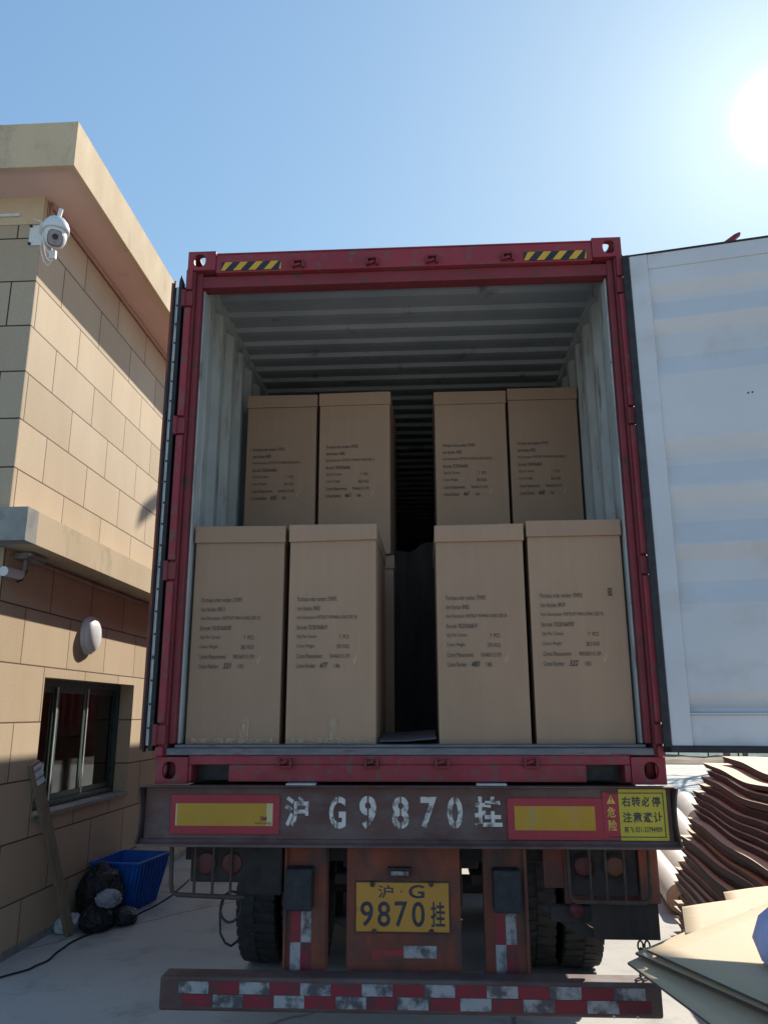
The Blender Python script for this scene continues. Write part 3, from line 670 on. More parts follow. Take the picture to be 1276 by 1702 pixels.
p = MB(); p.box(-.078, .005, .012, .0195, .995, 1.012); p.build('lamp_lens', 'tape_white', pl)
p = MB(); p.box(-.022, .130, .0585, .0595, .634, .686); p.build('white_tape', 'tape_white', cp)
p = MB(); p.box(-.17, -.0225, .0585, .0595, .628, .668); p.build('faded_red_tape', 'tape_faded', cp)
# cross member above posts and frame
p = MB(); p.box(-1.10, 1.12, .165, .30, 1.03, 1.385); p.build('rear_cross_member', 'chassis_dark', tr, .005)
p = MB()
for x in (-.50, .40): p.box(x, x+.10, .31, 12.0, 1.00, 1.02); p.box(x+.042, x+.058, .31, 12.0, 1.0205, 1.3495); p.box(x, x+.10, .31, 12.0, 1.35, 1.37)
p.build('main_rail', 'chassis', tr)
for y in (.05, 4.2, 8.2, 11.9):
    p = MB(); p.box(-1.15, 1.15, y+.31, y+.45, 1.375, 1.3975); p.build('bolster', 'chassis_dark', tr)
for (x, ) in ((-1.14,), (-.50,), (.35,), (1.12,)):
    pass
for x0, x1 in ((-.57, -.43), (.33, .47)):
    p = MB(); p.box(x0, x1, -.06, .0, 1.3995, 1.4065); p.build('lock_plate', 'galv', tr)
# left cage with lamp unit
def bars(pts, r=.0085, name='guard_bar'):
    p_ = MB(); p_.tube(pts, r, 8); return p_
p = MB(); p.tube([(-1.125, .02, 1.130), (-1.120, .02, .955), (-1.112, .02, .915), (-1.085, .02, .902), (-.80, .02, .892), (-.765, .02, .892)], .011, 8)
for x, zt_ in ((-1.008, 1.13), (-.921, 1.13), (-.835, 1.13)): p.tube([(x, .02, zt_), (x, .02, .903)], .007, 8)
p.build('lamp_guard', 'steel_dark', tr)
p = MB(); p.box(-1.04, -.762, .05, .13, .95, 1.128); tl_ = p.build('tail_lamp_unit', 'chassis_dark', tr, .012)
for x in (-.962, -.838):
    p = MB(); p.lathe([(.050, 0), (.050, .008), (.044, .010), (.034, .011), (0, .012)], (x, .05, 1.036), (0, -1, 0), 24); p.build('round_lens', 'lamp_red', tl_)
p = MB(); p.box(-.775, -.595, .05, .45, .895, 1.1275); p.build('lamp_bracket', 'chassis_dark', tr, .01)
p = MB(); p.tube([(-.83+.055*math.cos(a)*.9, .03+.02*math.sin(a), .85+.062*math.sin(a)) for a in [i*2*math.pi/20 for i in range(20)]], .006, 6, True)
p.tube([(-.865, .04, .90), (-.885, .045, .82), (-.88, .05, .73), (-.855, .05, .69), (-.83, .06, .675), (-.76, .3, .70)], .006, 6); p.build('air_hose', 'rubber', tr)
# right side housing
p = MB(); p.box(.640, .735, .10, .13, .93, 1.128); p.box(1.072, 1.158, .03, .0995, .88, 1.128); p.box(.7355, 1.158, .10, .13, .86, 1.128); hs = p.build('lamp_housing', 'chassis', tr, .003)
p = MB(); p.box(.762, 1.07, .05, .099, .905, 1.118); tl_ = p.build('tail_lamp_unit', 'chassis_dark', tr, .012)
for x, mt_ in ((.818, 'lamp_red'), (.962, 'lamp_orange')):
    p = MB(); p.lathe([(.058, 0), (.058, .010), (.048, .014)], (x, .0495, 1.036), (0, -1, 0), 28); p.build('lens_ring', 'rubber', tl_)
    p = MB(); p.lathe([(.047, 0), (.046, .010), (.034, .012), (0, .013)], (x, .0495, 1.036), (0, -1, 0), 28); p.build('round_lens', mt_, tl_)
p = MB(); p.tube([(.741, .0, 1.13), (.744, .0, .925), (.750, .0, .903), (.772, .0, .894), (1.075, .0, .890), (1.098, .0, .898), (1.108, .0, .920), (1.112, .0, 1.13)], .010, 8)
for x in (.840, .912, .995): p.tube([(x, .0, 1.13), (x, .0, .893)], .0065, 8)
p.build('lamp_guard', 'steel_dark', tr)
p = MB(); p.box(.85, 1.150, .055, .068, .722, .878); p.build('mud_flap', 'flap', tr, .003)
p = MB(); p.lathe([(.034, 0), (.034, .006), (0, .007)], (.775, .05, .845), (0, -1, 0), 20); p.build('side_reflector', 'lamp_red', tr)
p = MB(); p.box(.66, .849, .07, .12, .79, .859); p.prism([(.60, .86), (.66, .86), (.86, .76), (.86, .72), (.80, .72)], .085, .11, front); p.build('fender_stay', 'chassis_dark', tr, .004)
# mudguards over the tyres
for sg in (-1, 1):
    for yc in (2.30, ):
        p = MB(); vs = []; n = 14
        for k in range(n+1):
            a = math.radians(140-k*170/n); vs += [(sg*.60, yc+.60*math.cos(a), .56+.60*math.sin(a)), (sg*1.22, yc+.60*math.cos(a), .56+.60*math.sin(a))]
        vs = [v_ for v_ in vs if True]
        p.add(vs, [(2*k, 2*k+1, 2*k+3, 2*k+2) for k in range(n)]); o = p.build('mudguard', 'chassis_dark', tr); md = o.modifiers.new('s', 'SOLIDIFY'); md.thickness = .004
# wheels
def tyre_mesh(cx, yc, zc, R=.52, w=.27):
    p_ = MB(); p_.lathe([(R-.20, -w/2+.03), (R-.12, -w/2), (R-.045, -w/2+.004), (R-.012, -w/2+.022), (R-.010, w/2-.022), (R-.045, w/2-.004), (R-.12, w/2), (R-.20, w/2-.03), (R-.20, -w/2+.03)], (cx, yc, zc), (1, 0, 0), 56)
    nl = 44
    for k in range(nl):
        for s2 in (-1, 1):
            a = 2*math.pi*(k+(.5 if s2 > 0 else 0))/nl; da = 2*math.pi/nl*.33
            def pt(x, aa, rr): return (cx+x, yc+rr*math.cos(aa), zc+rr*math.sin(aa))
            xa, xb = s2*.006, s2*(w/2-.006); sk = .05*1
            q = [(xa, a-da), (xb, a-da+sk), (xb, a+da+sk), (xa, a+da)]
            rb_ = [R-.014, R-.03, R-.03, R-.014]; ro = [R, R-.012, R-.012, R]
            p_.add([pt(x, aa, rb_[i]) for i, (x, aa) in enumerate(q)]+[pt(x, aa, ro[i]) for i, (x, aa) in enumerate(q)], [(4, 5, 6, 7), (0, 1, 5, 4), (1, 2, 6, 5), (2, 3, 7, 6), (3, 0, 4, 7)])
    return p_
for yc in (2.30, 3.62, 4.94):
    for x in (-1.085, -.775, .80, 1.115):
        o = tyre_mesh(x, yc, .52).build('tyre', 'tyre', tr)
        q = MB(); q.lathe([(.325, -.10), (.30, -.09), (.28, -.02), (.12, 0), (.10, .05), (0, .06)] if x > 0 else [(.325, .10), (.30, .09), (.28, .02), (.12, 0), (.10, -.05), (0, -.06)], (x, yc, .52), (1, 0, 0), 28); q.build('rim', 'steel_dark', o)
    p = MB(); p.cyl((-1.0, yc, .52), (1.0, yc, .52), .065, 16); p.box(-.55, -.43, yc-.45, yc+.45, .60, .66); p.box(.38, .50, yc-.45, yc+.45, .60, .66); p.box(-.53, -.45, yc-.08, yc+.08, .66, 1.0); p.box(.40, .48, yc-.08, yc+.08, .66, 1.0)
    p.build('axle', 'chassis_dark', tr)
p = MB(); p.box(-.28, .10, 1.0, 1.35, .62, .98); p.cyl((-.3, 1.5, .80), (.0, 1.5, .80), .11, 18); p.box(.22, .27, .5, .9, .75, 1.0); p.box(-.40, .38, .95, .985, .86, .94); p.build('brake_gear', 'chassis_dark', tr, .01)
for x in (-.5, .45):
    p = MB(); p.box(x-.05, x+.05, 9.2, 9.32, .15, 1.0); p.box(x-.12, x+.12, 9.16, 9.36, .10, .1495); p.build('landing_leg', 'chassis_dark', tr)
# under-run bumper
p = MB(); p.box(-1.108, 1.098, -.10, .02, .452, .592); 
bp = p.build('bumper_bar', 'beam', tr, .012)
p = MB(); p.box(-.52, -.44, .0205, .16, .46, .5195); p.box(.41, .49, .0205, .16, .46, .5195); p.build('bumper_stay', 'chassis_dark', tr)
r1, w1 = MB(), MB(); x = -1.02; k = 0; random.seed(5)
seg = .1365
while x < 1.0:
    for row, (za, zb) in enumerate(((.524, .572), (.472, .521))):
        red = (k+row) % 2 == 1
        if k == 15 and row == 0: red = True
        xx = x+(.02 if row else 0)
        (r1 if red else w1).box(xx, min(xx+seg-.002, 1.085), -.1022, -.1006, za+random.uniform(-.001, .001), zb+random.uniform(-.001, .001))
    x += seg; k += 1
r1.build('red_tape', 'tape_red', bp); w1.build('white_tape', 'tape_white', bp)
for x in (.885, .985):
    p = MB(); p.cyl((x, -.103, .462), (x, -.1075, .462), .006, 10); p.build('bolt', 'galv', bp)
# chains
for x0, zt_, n in ((1.048, .72, 7), (1.078, .72, 7)):
    p = MB()
    for i in range(n):
        zc = zt_-.012-i*.029; pts = []
        for k in range(16):
            a = 2*math.pi*k/16; u, w_ = .0115*math.cos(a), (.021*math.sin(a))
            pts.append((x0+u, .02, zc+w_) if i % 2 == 0 else (x0+u*.45, .02+u*.9, zc+w_))
        p.tube(pts, .0042, 6, True)
    p.build('chain', 'steel_dark', tr)

# ================================================================== BUILDING
bd = thing('building', 'two storey beige stone clad building with overhanging flat roof', 'building', (-3.0, 1.6, 0))
XW, YW, YE = -3.0, 1.6, 9.6
def wallpart(name, mat, boxes):
    p_ = MB()
    for b_ in boxes: p_.box(*b_)
    return p_.build(name, mat, bd)
wallpart('upper_wall', 'stone_up', [(-3.25, XW, YW, YE, 3.25, 5.90)])
wy0, wy1, wz0, wz1 = 2.42, 4.42, .925, 2.02
wallpart('lower_wall', 'stone_lo', [(-3.25, XW, YW, YE, 0, wz0), (-3.25, XW, YW, wy0, wz0, wz1), (-3.25, XW, wy1, YE, wz0, wz1), (-3.25, XW, YW, YE, wz1, 3.2495)])
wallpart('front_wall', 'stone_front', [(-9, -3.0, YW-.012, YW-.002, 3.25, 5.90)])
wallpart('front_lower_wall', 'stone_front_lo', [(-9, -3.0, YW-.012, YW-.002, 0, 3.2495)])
wallpart('rear_wall', 'render', [(-9, -3.25, YE-.2, YE-.001, 0, 5.9), (-9, -8.8, YW, YE-.2, 0, 5.9)])
wallpart('top_course', 'render', [(-9, -3.0, YW-.020, YW-.013, 5.64, 5.895)])
wallpart('plinth', 'conc', [(-2.9995, -2.985, YW-.02, YE, 0, .06)])
def stA(o): return (-9, YW-o)
def stC(o): return (XW+o, YW-o)
def stB(o): return (XW+o, YE+.35)
p = MB(); p.sweep([(-.4, 5.901), (.385, 5.901), (.385, 5.862), (.43, 5.862), (.43, 6.26), (.40, 6.27), (-.4, 6.27)], [stA, stC, stB]); rf = p.build('roof', 'render', bd)
p = MB(); p.sweep([(-.02, 5.8955), (.384, 5.8955), (.384, 5.9005), (-.02, 5.9005)], [stA, stC, stB]); p.build('soffit', 'soffit', rf)
p = MB(); p.box(-9, -3.2, YW+.1, YE+.3, 6.15, 6.22); p.build('roof_deck', 'conc', rf)
prof = [(.0, 2.925), (.30, 2.915), (.30, 3.158), (.0, 3.150)]
def stM(o): return (XW+o, 1.46)
p = MB(); p.sweep(prof, [stA, stC, stM]); p.build('canopy_corner', 'conc', bd)
def stM2(o): return (XW+o, 1.4602)
p = MB(); p.sweep(prof, [stM2, stB]); cn = p.build('canopy_band', 'render', bd)
p = MB(); p.tube([(XW+.02, 1.9, 2.895), (XW+.02, 9.4, 2.895)], .011, 8); p.tube([(XW+.02, 1.62, 2.885), (XW+.02, 9.4, 2.872)], .007, 6); p.build('cable_conduit', 'conduit', bd)
p = MB(); p.tube([(XW+.022, 1.66, 5.5), (XW+.022, 1.66, 5.875), (XW+.022, 9.5, 5.875)], .018, 8); p.build('roof_conduit', 'conduit', bd)
p = MB(); p.tube([(-9, YW-.03, 5.725), (-3.19, YW-.03, 5.725)], .014, 8); p.build('wall_conduit', 'cam_white', bd)
# window
XG = -3.19
p = MB(); e = .001
p.box(XG-.02, XG+.05, wy0+e, wy1-e, wz1-.06, wz1-e); p.box(XG-.02, XG+.05, wy0+e, wy1-e, wz0+.032, wz0+.085)
p.box(XG-.02, XG+.05, wy0+e, wy0+.05, wz0+.0855, wz1-.0605); p.box(XG-.02, XG+.05, wy1-.05, wy1-e, wz0+.0855, wz1-.0605)
win = p.build('window', 'frame_green', bd, .002)
ys = [wy0+.05, 3.02, 3.62, wy1-.05]
for k in range(3):
    a, b = ys[k], ys[k+1]; xo = XG+(.012 if k == 1 else -.005)
    p = MB(); p.box(xo, xo+.02, a+.001, a+.045, wz0+.086, wz1-.061); p.box(xo, xo+.02, b-.045, b-.001, wz0+.086, wz1-.061); p.box(xo, xo+.02, a+.0455, b-.0455, wz0+.086, wz0+.135); p.box(xo, xo+.02, a+.0455, b-.0455, wz1-.11, wz1-.061)
    p.build('sash', 'frame_green', win, .002)
    p = MB(); p.box(xo+.008, xo+.012, a+.046, b-.046, wz0+.1355, wz1-.1105); p.build('pane', 'glass', win)
for y in (3.0, 3.645):
    p = MB(); p.box(XG+.0335, XG+.040, y, y+.016, wz0+.087, wz1-.062); p.build('sash_edge', 'alu', win)  # sunlit edges of the green sashes, put in as pale strips
p = MB(); p.box(-3.24, XW+.018, wy0+.002, wy1-.002, wz0+.0005, wz0+.031); p.build('window_sill', 'conc', win, .003)
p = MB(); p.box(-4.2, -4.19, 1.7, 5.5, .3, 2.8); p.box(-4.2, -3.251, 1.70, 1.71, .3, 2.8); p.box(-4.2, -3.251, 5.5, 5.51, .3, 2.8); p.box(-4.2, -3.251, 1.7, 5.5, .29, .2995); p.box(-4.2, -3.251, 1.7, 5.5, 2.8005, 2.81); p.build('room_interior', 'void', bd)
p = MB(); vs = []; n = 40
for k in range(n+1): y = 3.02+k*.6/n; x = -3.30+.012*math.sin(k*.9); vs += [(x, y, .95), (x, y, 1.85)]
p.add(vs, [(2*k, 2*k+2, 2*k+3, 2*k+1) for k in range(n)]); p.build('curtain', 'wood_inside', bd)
# bulkhead lamp
wl = thing('wall_lamp', 'round white bulkhead lamp on the wall above the window', 'wall lamp', (XW, 3.155, 2.425))
p = MB(); p.lathe([(0, .0005), (.168, .0005), (.172, .012), (.172, .035), (.160, .040), (0, .040)], (XW, 3.155, 2.425), (1, 0, 0), 48); p.build('lamp_base', 'white_pl', wl)
p = MB(); p.lathe([(.156, .040), (.152, .058), (.130, .078), (.09, .092), (.045, .099), (0, .101)], (XW, 3.155, 2.425), (1, 0, 0), 48); p.build('lamp_diffuser', 'white_pl', wl)
p = MB(); p.tube([(XW+.004, 3.08, 2.27), (XW+.03, 3.09, 2.245), (XW+.01, 3.12, 2.235)], .004, 6); p.build('loose_wire', 'cam_white', wl)
# dome camera
pc = Vector((-2.725, 1.30, 5.365))
_n0 = len(bpy.data.objects)
sc = thing('security_camera', 'white dome security camera with antenna on the upper building corner', 'camera', (-3.0, 1.57, 5.40))
p = MB(); p.box(-3.095, -2.985, 1.575, 1.587, 5.44, 5.625); p.build('mount_plate', 'cam_white', sc, .003)
for x, z in ((-3.082, 5.615), (-3.082, 5.452)):
    p = MB(); p.cyl((x, 1.575, z), (x, 1.562, z), .012, 10); p.build('bolt', 'black', sc)
p = MB(); p.tube([(-3.04, 1.575, 5.55), (-2.98, 1.48, 5.57), (-2.85, 1.37, 5.55), (pc.x, pc.y, pc.z+.13)], .030, 12); p.build('bracket_arm', 'cam_white', sc)
p = MB(); p.lathe([(.0, .175), (.05, .17), (.09, .145), (.122, .10), (.138, .045), (.140, .0), (.134, -.004), (.0, -.004)], pc, (0, 0, 1), 40); p.build('dome_hood', 'cam_white', sc)
p = MB(); p.lathe([(.115, -.005), (.118, -.06), (.112, -.10), (.09, -.15), (.05, -.18), (0, -.19)], pc, (0, 0, 1), 40); ball = p.build('dome_body', 'cam_white', sc)
vd = (CAM-pc); vd.z *= .75; vd.normalize()
fc = pc+Vector((0, 0, -.085)); sdv = vd.cross(Vector((0, 0, 1))).normalized(); upv = sdv.cross(vd).normalized()
def Tf(u, v_, t): return fc+sdv*u+upv*v_+vd*t
pl = [(.078*math.copysign(abs(math.cos(a))**.6, math.cos(a)), .085*math.copysign(abs(math.sin(a))**.75, math.sin(a))) for a in [2*math.pi*k/32 for k in range(32)]]
p = MB(); p.prism(pl, .06, .114, Tf); p.build('rim', 'black', ball, .003)
p = MB(); p.prism([(u*.92, v_*.92) for u, v_ in pl], .1145, .118, Tf); p.build('lens_window', 'cam_face', ball)
p = MB(); p.prism([(.030*math.cos(a), .012+.030*math.sin(a)) for a in [2*math.pi*k/24 for k in range(24)]], .1185, .126, Tf); p.prism([(.005*math.cos(a), -.045+.005*math.sin(a)) for a in [2*math.pi*k/10 for k in range(10)]], .1185, .121, Tf); p.build('lens', 'black', ball)
p = MB(); p.tube([pc+Vector((.02, .0, .16)), pc+Vector((.022, -.005, .20)), pc+Vector((.035, -.005, .275))], .024, 10); p.build('antenna', 'cam_white', sc, .004)
p = MB(); random.seed(2)
p.tube([(-3.13, 1.56, 5.715), (-3.05, 1.545, 5.68), (-2.99, 1.52, 5.63), (-2.93, 1.45, 5.60)], .008, 6)
p.tube([(-2.98, 1.50, 5.52), (-2.95, 1.46, 5.40), (-2.90, 1.45, 5.26), (-2.84, 1.47, 5.20)], .007, 6)
p.tube([(-2.985, 1.50, 5.48), (-2.96, 1.50, 5.36), (-2.93, 1.52, 5.22), (-2.87, 1.50, 5.14), (-2.81, 1.46, 5.19), (-2.83, 1.44, 5.26)], .006, 6)
p.tube([(-3.01, 1.54, 5.46), (-3.0, 1.52, 5.32), (-2.965, 1.55, 5.18), (-2.91, 1.56, 5.12), (-2.85, 1.52, 5.17)], .005, 6)
p.build('cable_bundle', 'cam_white', sc)
p = MB(); p.box(-2.85, -2.78, 1.44, 1.48, 5.14, 5.24); p.build('junction_box', 'cam_white', sc, .004)
for o in sc.children:      # head and bracket brought to size about the head's centre
    if o.name.startswith(('mount_plate', 'bolt')): continue
    for q in [o]+list(o.children):
        me = q.data; c_ = pc-sc.location
        for v_ in me.vertices: v_.co = c_+(v_.co-c_)*.72
# bullet camera under the canopy
bc = thing('bullet_camera', 'small dusty bullet camera under the concrete canopy corner', 'camera', (-2.94, 1.62, 2.80))
p = MB(); p.box(-2.99, -2.86, 1.72, 1.98, 2.885, 2.912); p.prism([(1.70, 2.865), (1.94, 2.86), (2.0, 2.885), (1.72, 2.905)], -2.985, -2.88, lambda u, v_, t: (t, u, v_)); p.build('sun_hood', 'conc', bc, .006)
p = MB(); p.cyl((-2.95, 1.52, 2.735), (-2.94, 1.74, 2.745), .036, 16); p.build('camera_body', 'cam_white', bc)
p = MB(); p.tube([(-2.94, 1.77, 2.75), (-2.94, 1.80, 2.80), (-2.94, 1.80, 2.88)], .018, 8); p.build('bracket_arm', 'conc', bc)
p = MB(); p.tube([(-2.94, 1.80, 2.86), (-2.95, 1.86, 2.80), (-2.97, 1.83, 2.72), (-2.985, 1.79, 2.70)], .006, 6); p.build('camera_wire', 'black', bc)

# ================================================================== THINGS BY THE WALL
p = MB(); a, b = Vector((-2.80, 2.86, 0)), Vector((-2.965, 2.30, 1.36)); d = (b-a).normalized(); u = Vector((.25, .96, 0)).normalized(); u = (u-d*u.dot(d)).normalized(); w_ = d.cross(u)
vs = [q+u*s1*.05+w_*s2*.018 for q in (a, b) for s1 in (-1, 1) for s2 in (-1, 1)]
p.add(vs, [(0, 1, 3, 2), (4, 6, 7, 5), (0, 4, 5, 1), (2, 3, 7, 6), (0, 2, 6, 4), (1, 5, 7, 3)]); 
p.v[0].z = p.v[1].z = p.v[2].z = p.v[3].z = .012
tag(p.build('wooden_plank', 'wood', None, .003), 'weathered wooden plank leaning on the wall by the window', 'plank')
p = MB(); vs = []; n = 7
for k in range(n+1):
    q = b+d*(-.02-.022*k)+u*.0+w_*(.0)
    off = -w_ if w_.x < 0 else w_
    for s1 in (-.03, .055): vs.append(q+u*s1+off*(.022+.006*math.sin(k*2.1)))
p.add(vs, [(2*k, 2*k+1, 2*k+3, 2*k+2) for k in range(n)])
o = p.build('folded_cloth', 'bag_white'); md = o.modifiers.new('s', 'SOLIDIFY'); md.thickness = .016; md.offset = 1; tag(o, 'folded whitish cloth hung over the top of the leaning plank', 'cloth')
# crate
cr = thing('plastic_crate', 'blue ribbed plastic crate standing open by the wall', 'crate', (-2.72, 3.92, 0))
BT = [(-2.52, 3.56), (-2.44, 4.20), (-2.93, 4.26), (-2.985, 3.62)]; bbm = [(-2.60, 3.66), (-2.53, 4.13), (-2.88, 4.17), (-2.92, 3.70)]
zt_ = .42
def ring(pts, sc_, z): 
    cx = sum(q[0] for q in pts)/4; cy = sum(q[1] for q in pts)/4
    return [(cx+(q[0]-cx)*sc_, cy+(q[1]-cy)*sc_, z) for q in pts]
p = MB(); o0, o1, i0, i1 = ring(bbm, 1, .004), ring(BT, 1, zt_), ring(bbm, .96, .02), ring(BT, .965, zt_)
p.add(o0+o1+i0+i1, [(0, 1, 2, 3)]+[(k, (k+1) % 4, 4+(k+1) % 4, 4+k) for k in range(4)]+[(8+k, 12+k, 12+(k+1) % 4, 8+(k+1) % 4) for k in range(4)]+[(4+k, 4+(k+1) % 4, 12+(k+1) % 4, 12+k) for k in range(4)]+[(8, 11, 10, 9)])
p.build('crate_tub', 'blue', cr)
p = MB(); r0, r1_ = ring(BT, 1.05, zt_-.012), ring(BT, 1.05, zt_+.006); r2, r3 = ring(BT, .96, zt_-.012), ring(BT, .96, zt_+.006)
p.add(r0+r1_+r2+r3, [f for k in range(4) for f in ((k, (k+1) % 4, 4+(k+1) % 4, 4+k), (8+k, 12+k, 12+(k+1) % 4, 8+(k+1) % 4), (4+k, 4+(k+1) % 4, 12+(k+1) % 4, 12+k), (k, 8+k, 8+(k+1) % 4, (k+1) % 4))])
p.build('crate_rim', 'blue', cr, .003)
p = MB()
for k in range(4):
    nrib = 9
    for i in range(nrib):
        f = (i+.5)/nrib; j = (k+1) % 4
        B0 = Vector(o0[k]).lerp(Vector(o0[j]), f); B1 = Vector(o1[k]).lerp(Vector(o1[j]), f)*1.0; dd = (Vector(o1[j])-Vector(o1[k])).normalized(); nn = dd.cross(Vector((0, 0, 1)))
        B1.z = zt_-.014
        if nn.dot(B1-Vector((-2.72, 3.9, .4))) < 0: nn = -nn
        p.add([B0-dd*.004, B0+dd*.004, B0+dd*.004+nn*.014, B0-dd*.004+nn*.014, B1-dd*.004, B1+dd*.004, B1+dd*.004+nn*.014, B1-dd*.004+nn*.014], [(0, 1, 2, 3), (4, 7, 6, 5), (0, 4, 5, 1), (1, 5, 6, 2), (2, 6, 7, 3), (3, 7, 4, 0)])
p.build('crate_ribs', 'blue', cr)
p = MB()
for i in range(6):
    f = .12+i*.15; A_ = Vector(o1[3]).lerp(Vector(o1[2]), f); A_.z = zt_+.0065; dd = (Vector(o1[2])-Vector(o1[3])).normalized()
    p.add([A_+Vector((.004, 0, 0)), A_+dd*.05+Vector((.004, 0, 0)), A_+dd*.05+Vector((.016, 0, 0)), A_+Vector((.016, 0, 0))], [(0, 1, 2, 3)])
p.build('rim_slots', 'bag_white', cr)
# bags: crumpled blobs
def blob(name, mat, c, r, seed, label, cat, sub=4, amp=.16, flat=False, knot=None):
    rnd = random.Random(seed); bm = bmesh.new(); bmesh.ops.create_icosphere(bm, subdivisions=sub+1, radius=1)
    dirs = [(Vector((rnd.gauss(0, 1), rnd.gauss(0, 1), rnd.gauss(0, 1))).normalized(), rnd.uniform(3, 15), rnd.uniform(0, 6), rnd.uniform(.3, 1)) for _ in range(16)]
    for v_ in bm.verts:
        q = v_.co.copy(); s_ = 0
        for dd, fr, ph, am in dirs: s_ += am*abs(math.sin(fr*q.dot(dd)+ph))/16
        k_ = 1+amp*(s_-.35)*3
        q = Vector((q.x*r[0]*k_, q.y*r[1]*k_, q.z*r[2]*k_))
        if knot and v_.co.z > .75: q.z += knot*(v_.co.z-.75)*4; q.x *= .55; q.y *= .55
        v_.co = q+Vector(c)
        if v_.co.z < .004: v_.co.z = .004
    me = bpy.data.meshes.new(name); bm.to_mesh(me); bm.free(); me.materials.append(M[mat])
    for p_ in me.polygons: p_.use_smooth = not flat
    o_ = bpy.data.objects.new(name, me); COL.objects.link(o_); return tag(o_, label, cat)
blob('rubbish_bag', 'bag', (-2.80, 3.42, .20), (.19, .22, .235), 1, 'tall shiny black rubbish bag between plank and blue crate', 'bag', knot=.03)['group'] = 'rubbish bags by the crate'
blob('rubbish_bag', 'bag', (-2.66, 3.02, .085), (.13, .14, .105), 2, 'low black rubbish bag nearest the camera, in front of the taller one', 'bag')['group'] = 'rubbish bags by the crate'
blob('rubbish_bag', 'bag', (-2.50, 3.25, .06), (.10, .13, .075), 9, 'flat black bag lying on the ground beside the blue crate', 'bag')['group'] = 'rubbish bags by the crate'
blob('plastic_bag', 'bag_grey', (-2.58, 3.06, .235), (.09, .10, .060), 3, 'small pale grey plastic bag lying on the low black bag', 'bag', 4, .34)
blob('plastic_bag', 'bag_white', (-2.90, 3.05, .045), (.09, .17, .065), 4, 'white plastic bag on the ground behind the foot of the plank', 'bag', 4, .38)
p = MB(); pts = [(-3.2, 1.45), (-2.80, 1.80), (-2.70, 1.98), (-2.66, 2.15), (-2.675, 2.35), (-2.70, 2.60), (-2.66, 2.85), (-2.57, 3.12), (-2.50, 3.45), (-2.46, 3.75), (-2.42, 4.3), (-2.5, 5.2)]
fp = []
for i in range(len(pts)-1):
    for k in range(6): f = k/6; fp.append((pts[i][0]*(1-f)+pts[i+1][0]*f+.006*math.sin((i*6+k)*.7), pts[i][1]*(1-f)+pts[i+1][1]*f, .009))
p.tube(fp, .007, 6); tag(p.build('power_cable', 'rubber'), 'thin black cable running along the ground past the bags', 'cable')

# ================================================================== CARDBOARD, RIGHT
ordn = ['first', 'second', 'third', 'fourth', 'fifth', 'sixth', 'seventh', 'eighth', 'ninth', 'tenth', 'eleventh', 'twelfth', 'thirteenth', 'fourteenth', 'fifteenth', 'sixteenth', 'seventeenth', 'eighteenth', 'nineteenth', 'twentieth', 'twenty first', 'twenty second', 'twenty third', 'twenty fourth', 'twenty fifth', 'twenty sixth', 'twenty seventh', 'twenty eighth', 'twenty ninth', 'thirtieth', 'thirty first', 'thirty second', 'thirty third', 'thirty fourth', 'thirty fifth', 'thirty sixth']
random.seed(21)
def tipx(z):
    tab = [(0, 2.12), (.27, 2.12), (.55, 2.20), (.82, 2.28), (1.055, 2.39), (1.29, 2.50), (1.4, 2.6)]
    for (a, xa), (b, xb) in zip(tab, tab[1:]):
        if a <= z <= b: return xa+(xb-xa)*(z-a)/(b-a)
    return 2.6
z = .01; layers = []
while z < 1.30: th_ = random.uniform(.030, .048); layers.append((z, th_)); z += th_+random.uniform(.005, .020)
phs = random.uniform(0, 6)
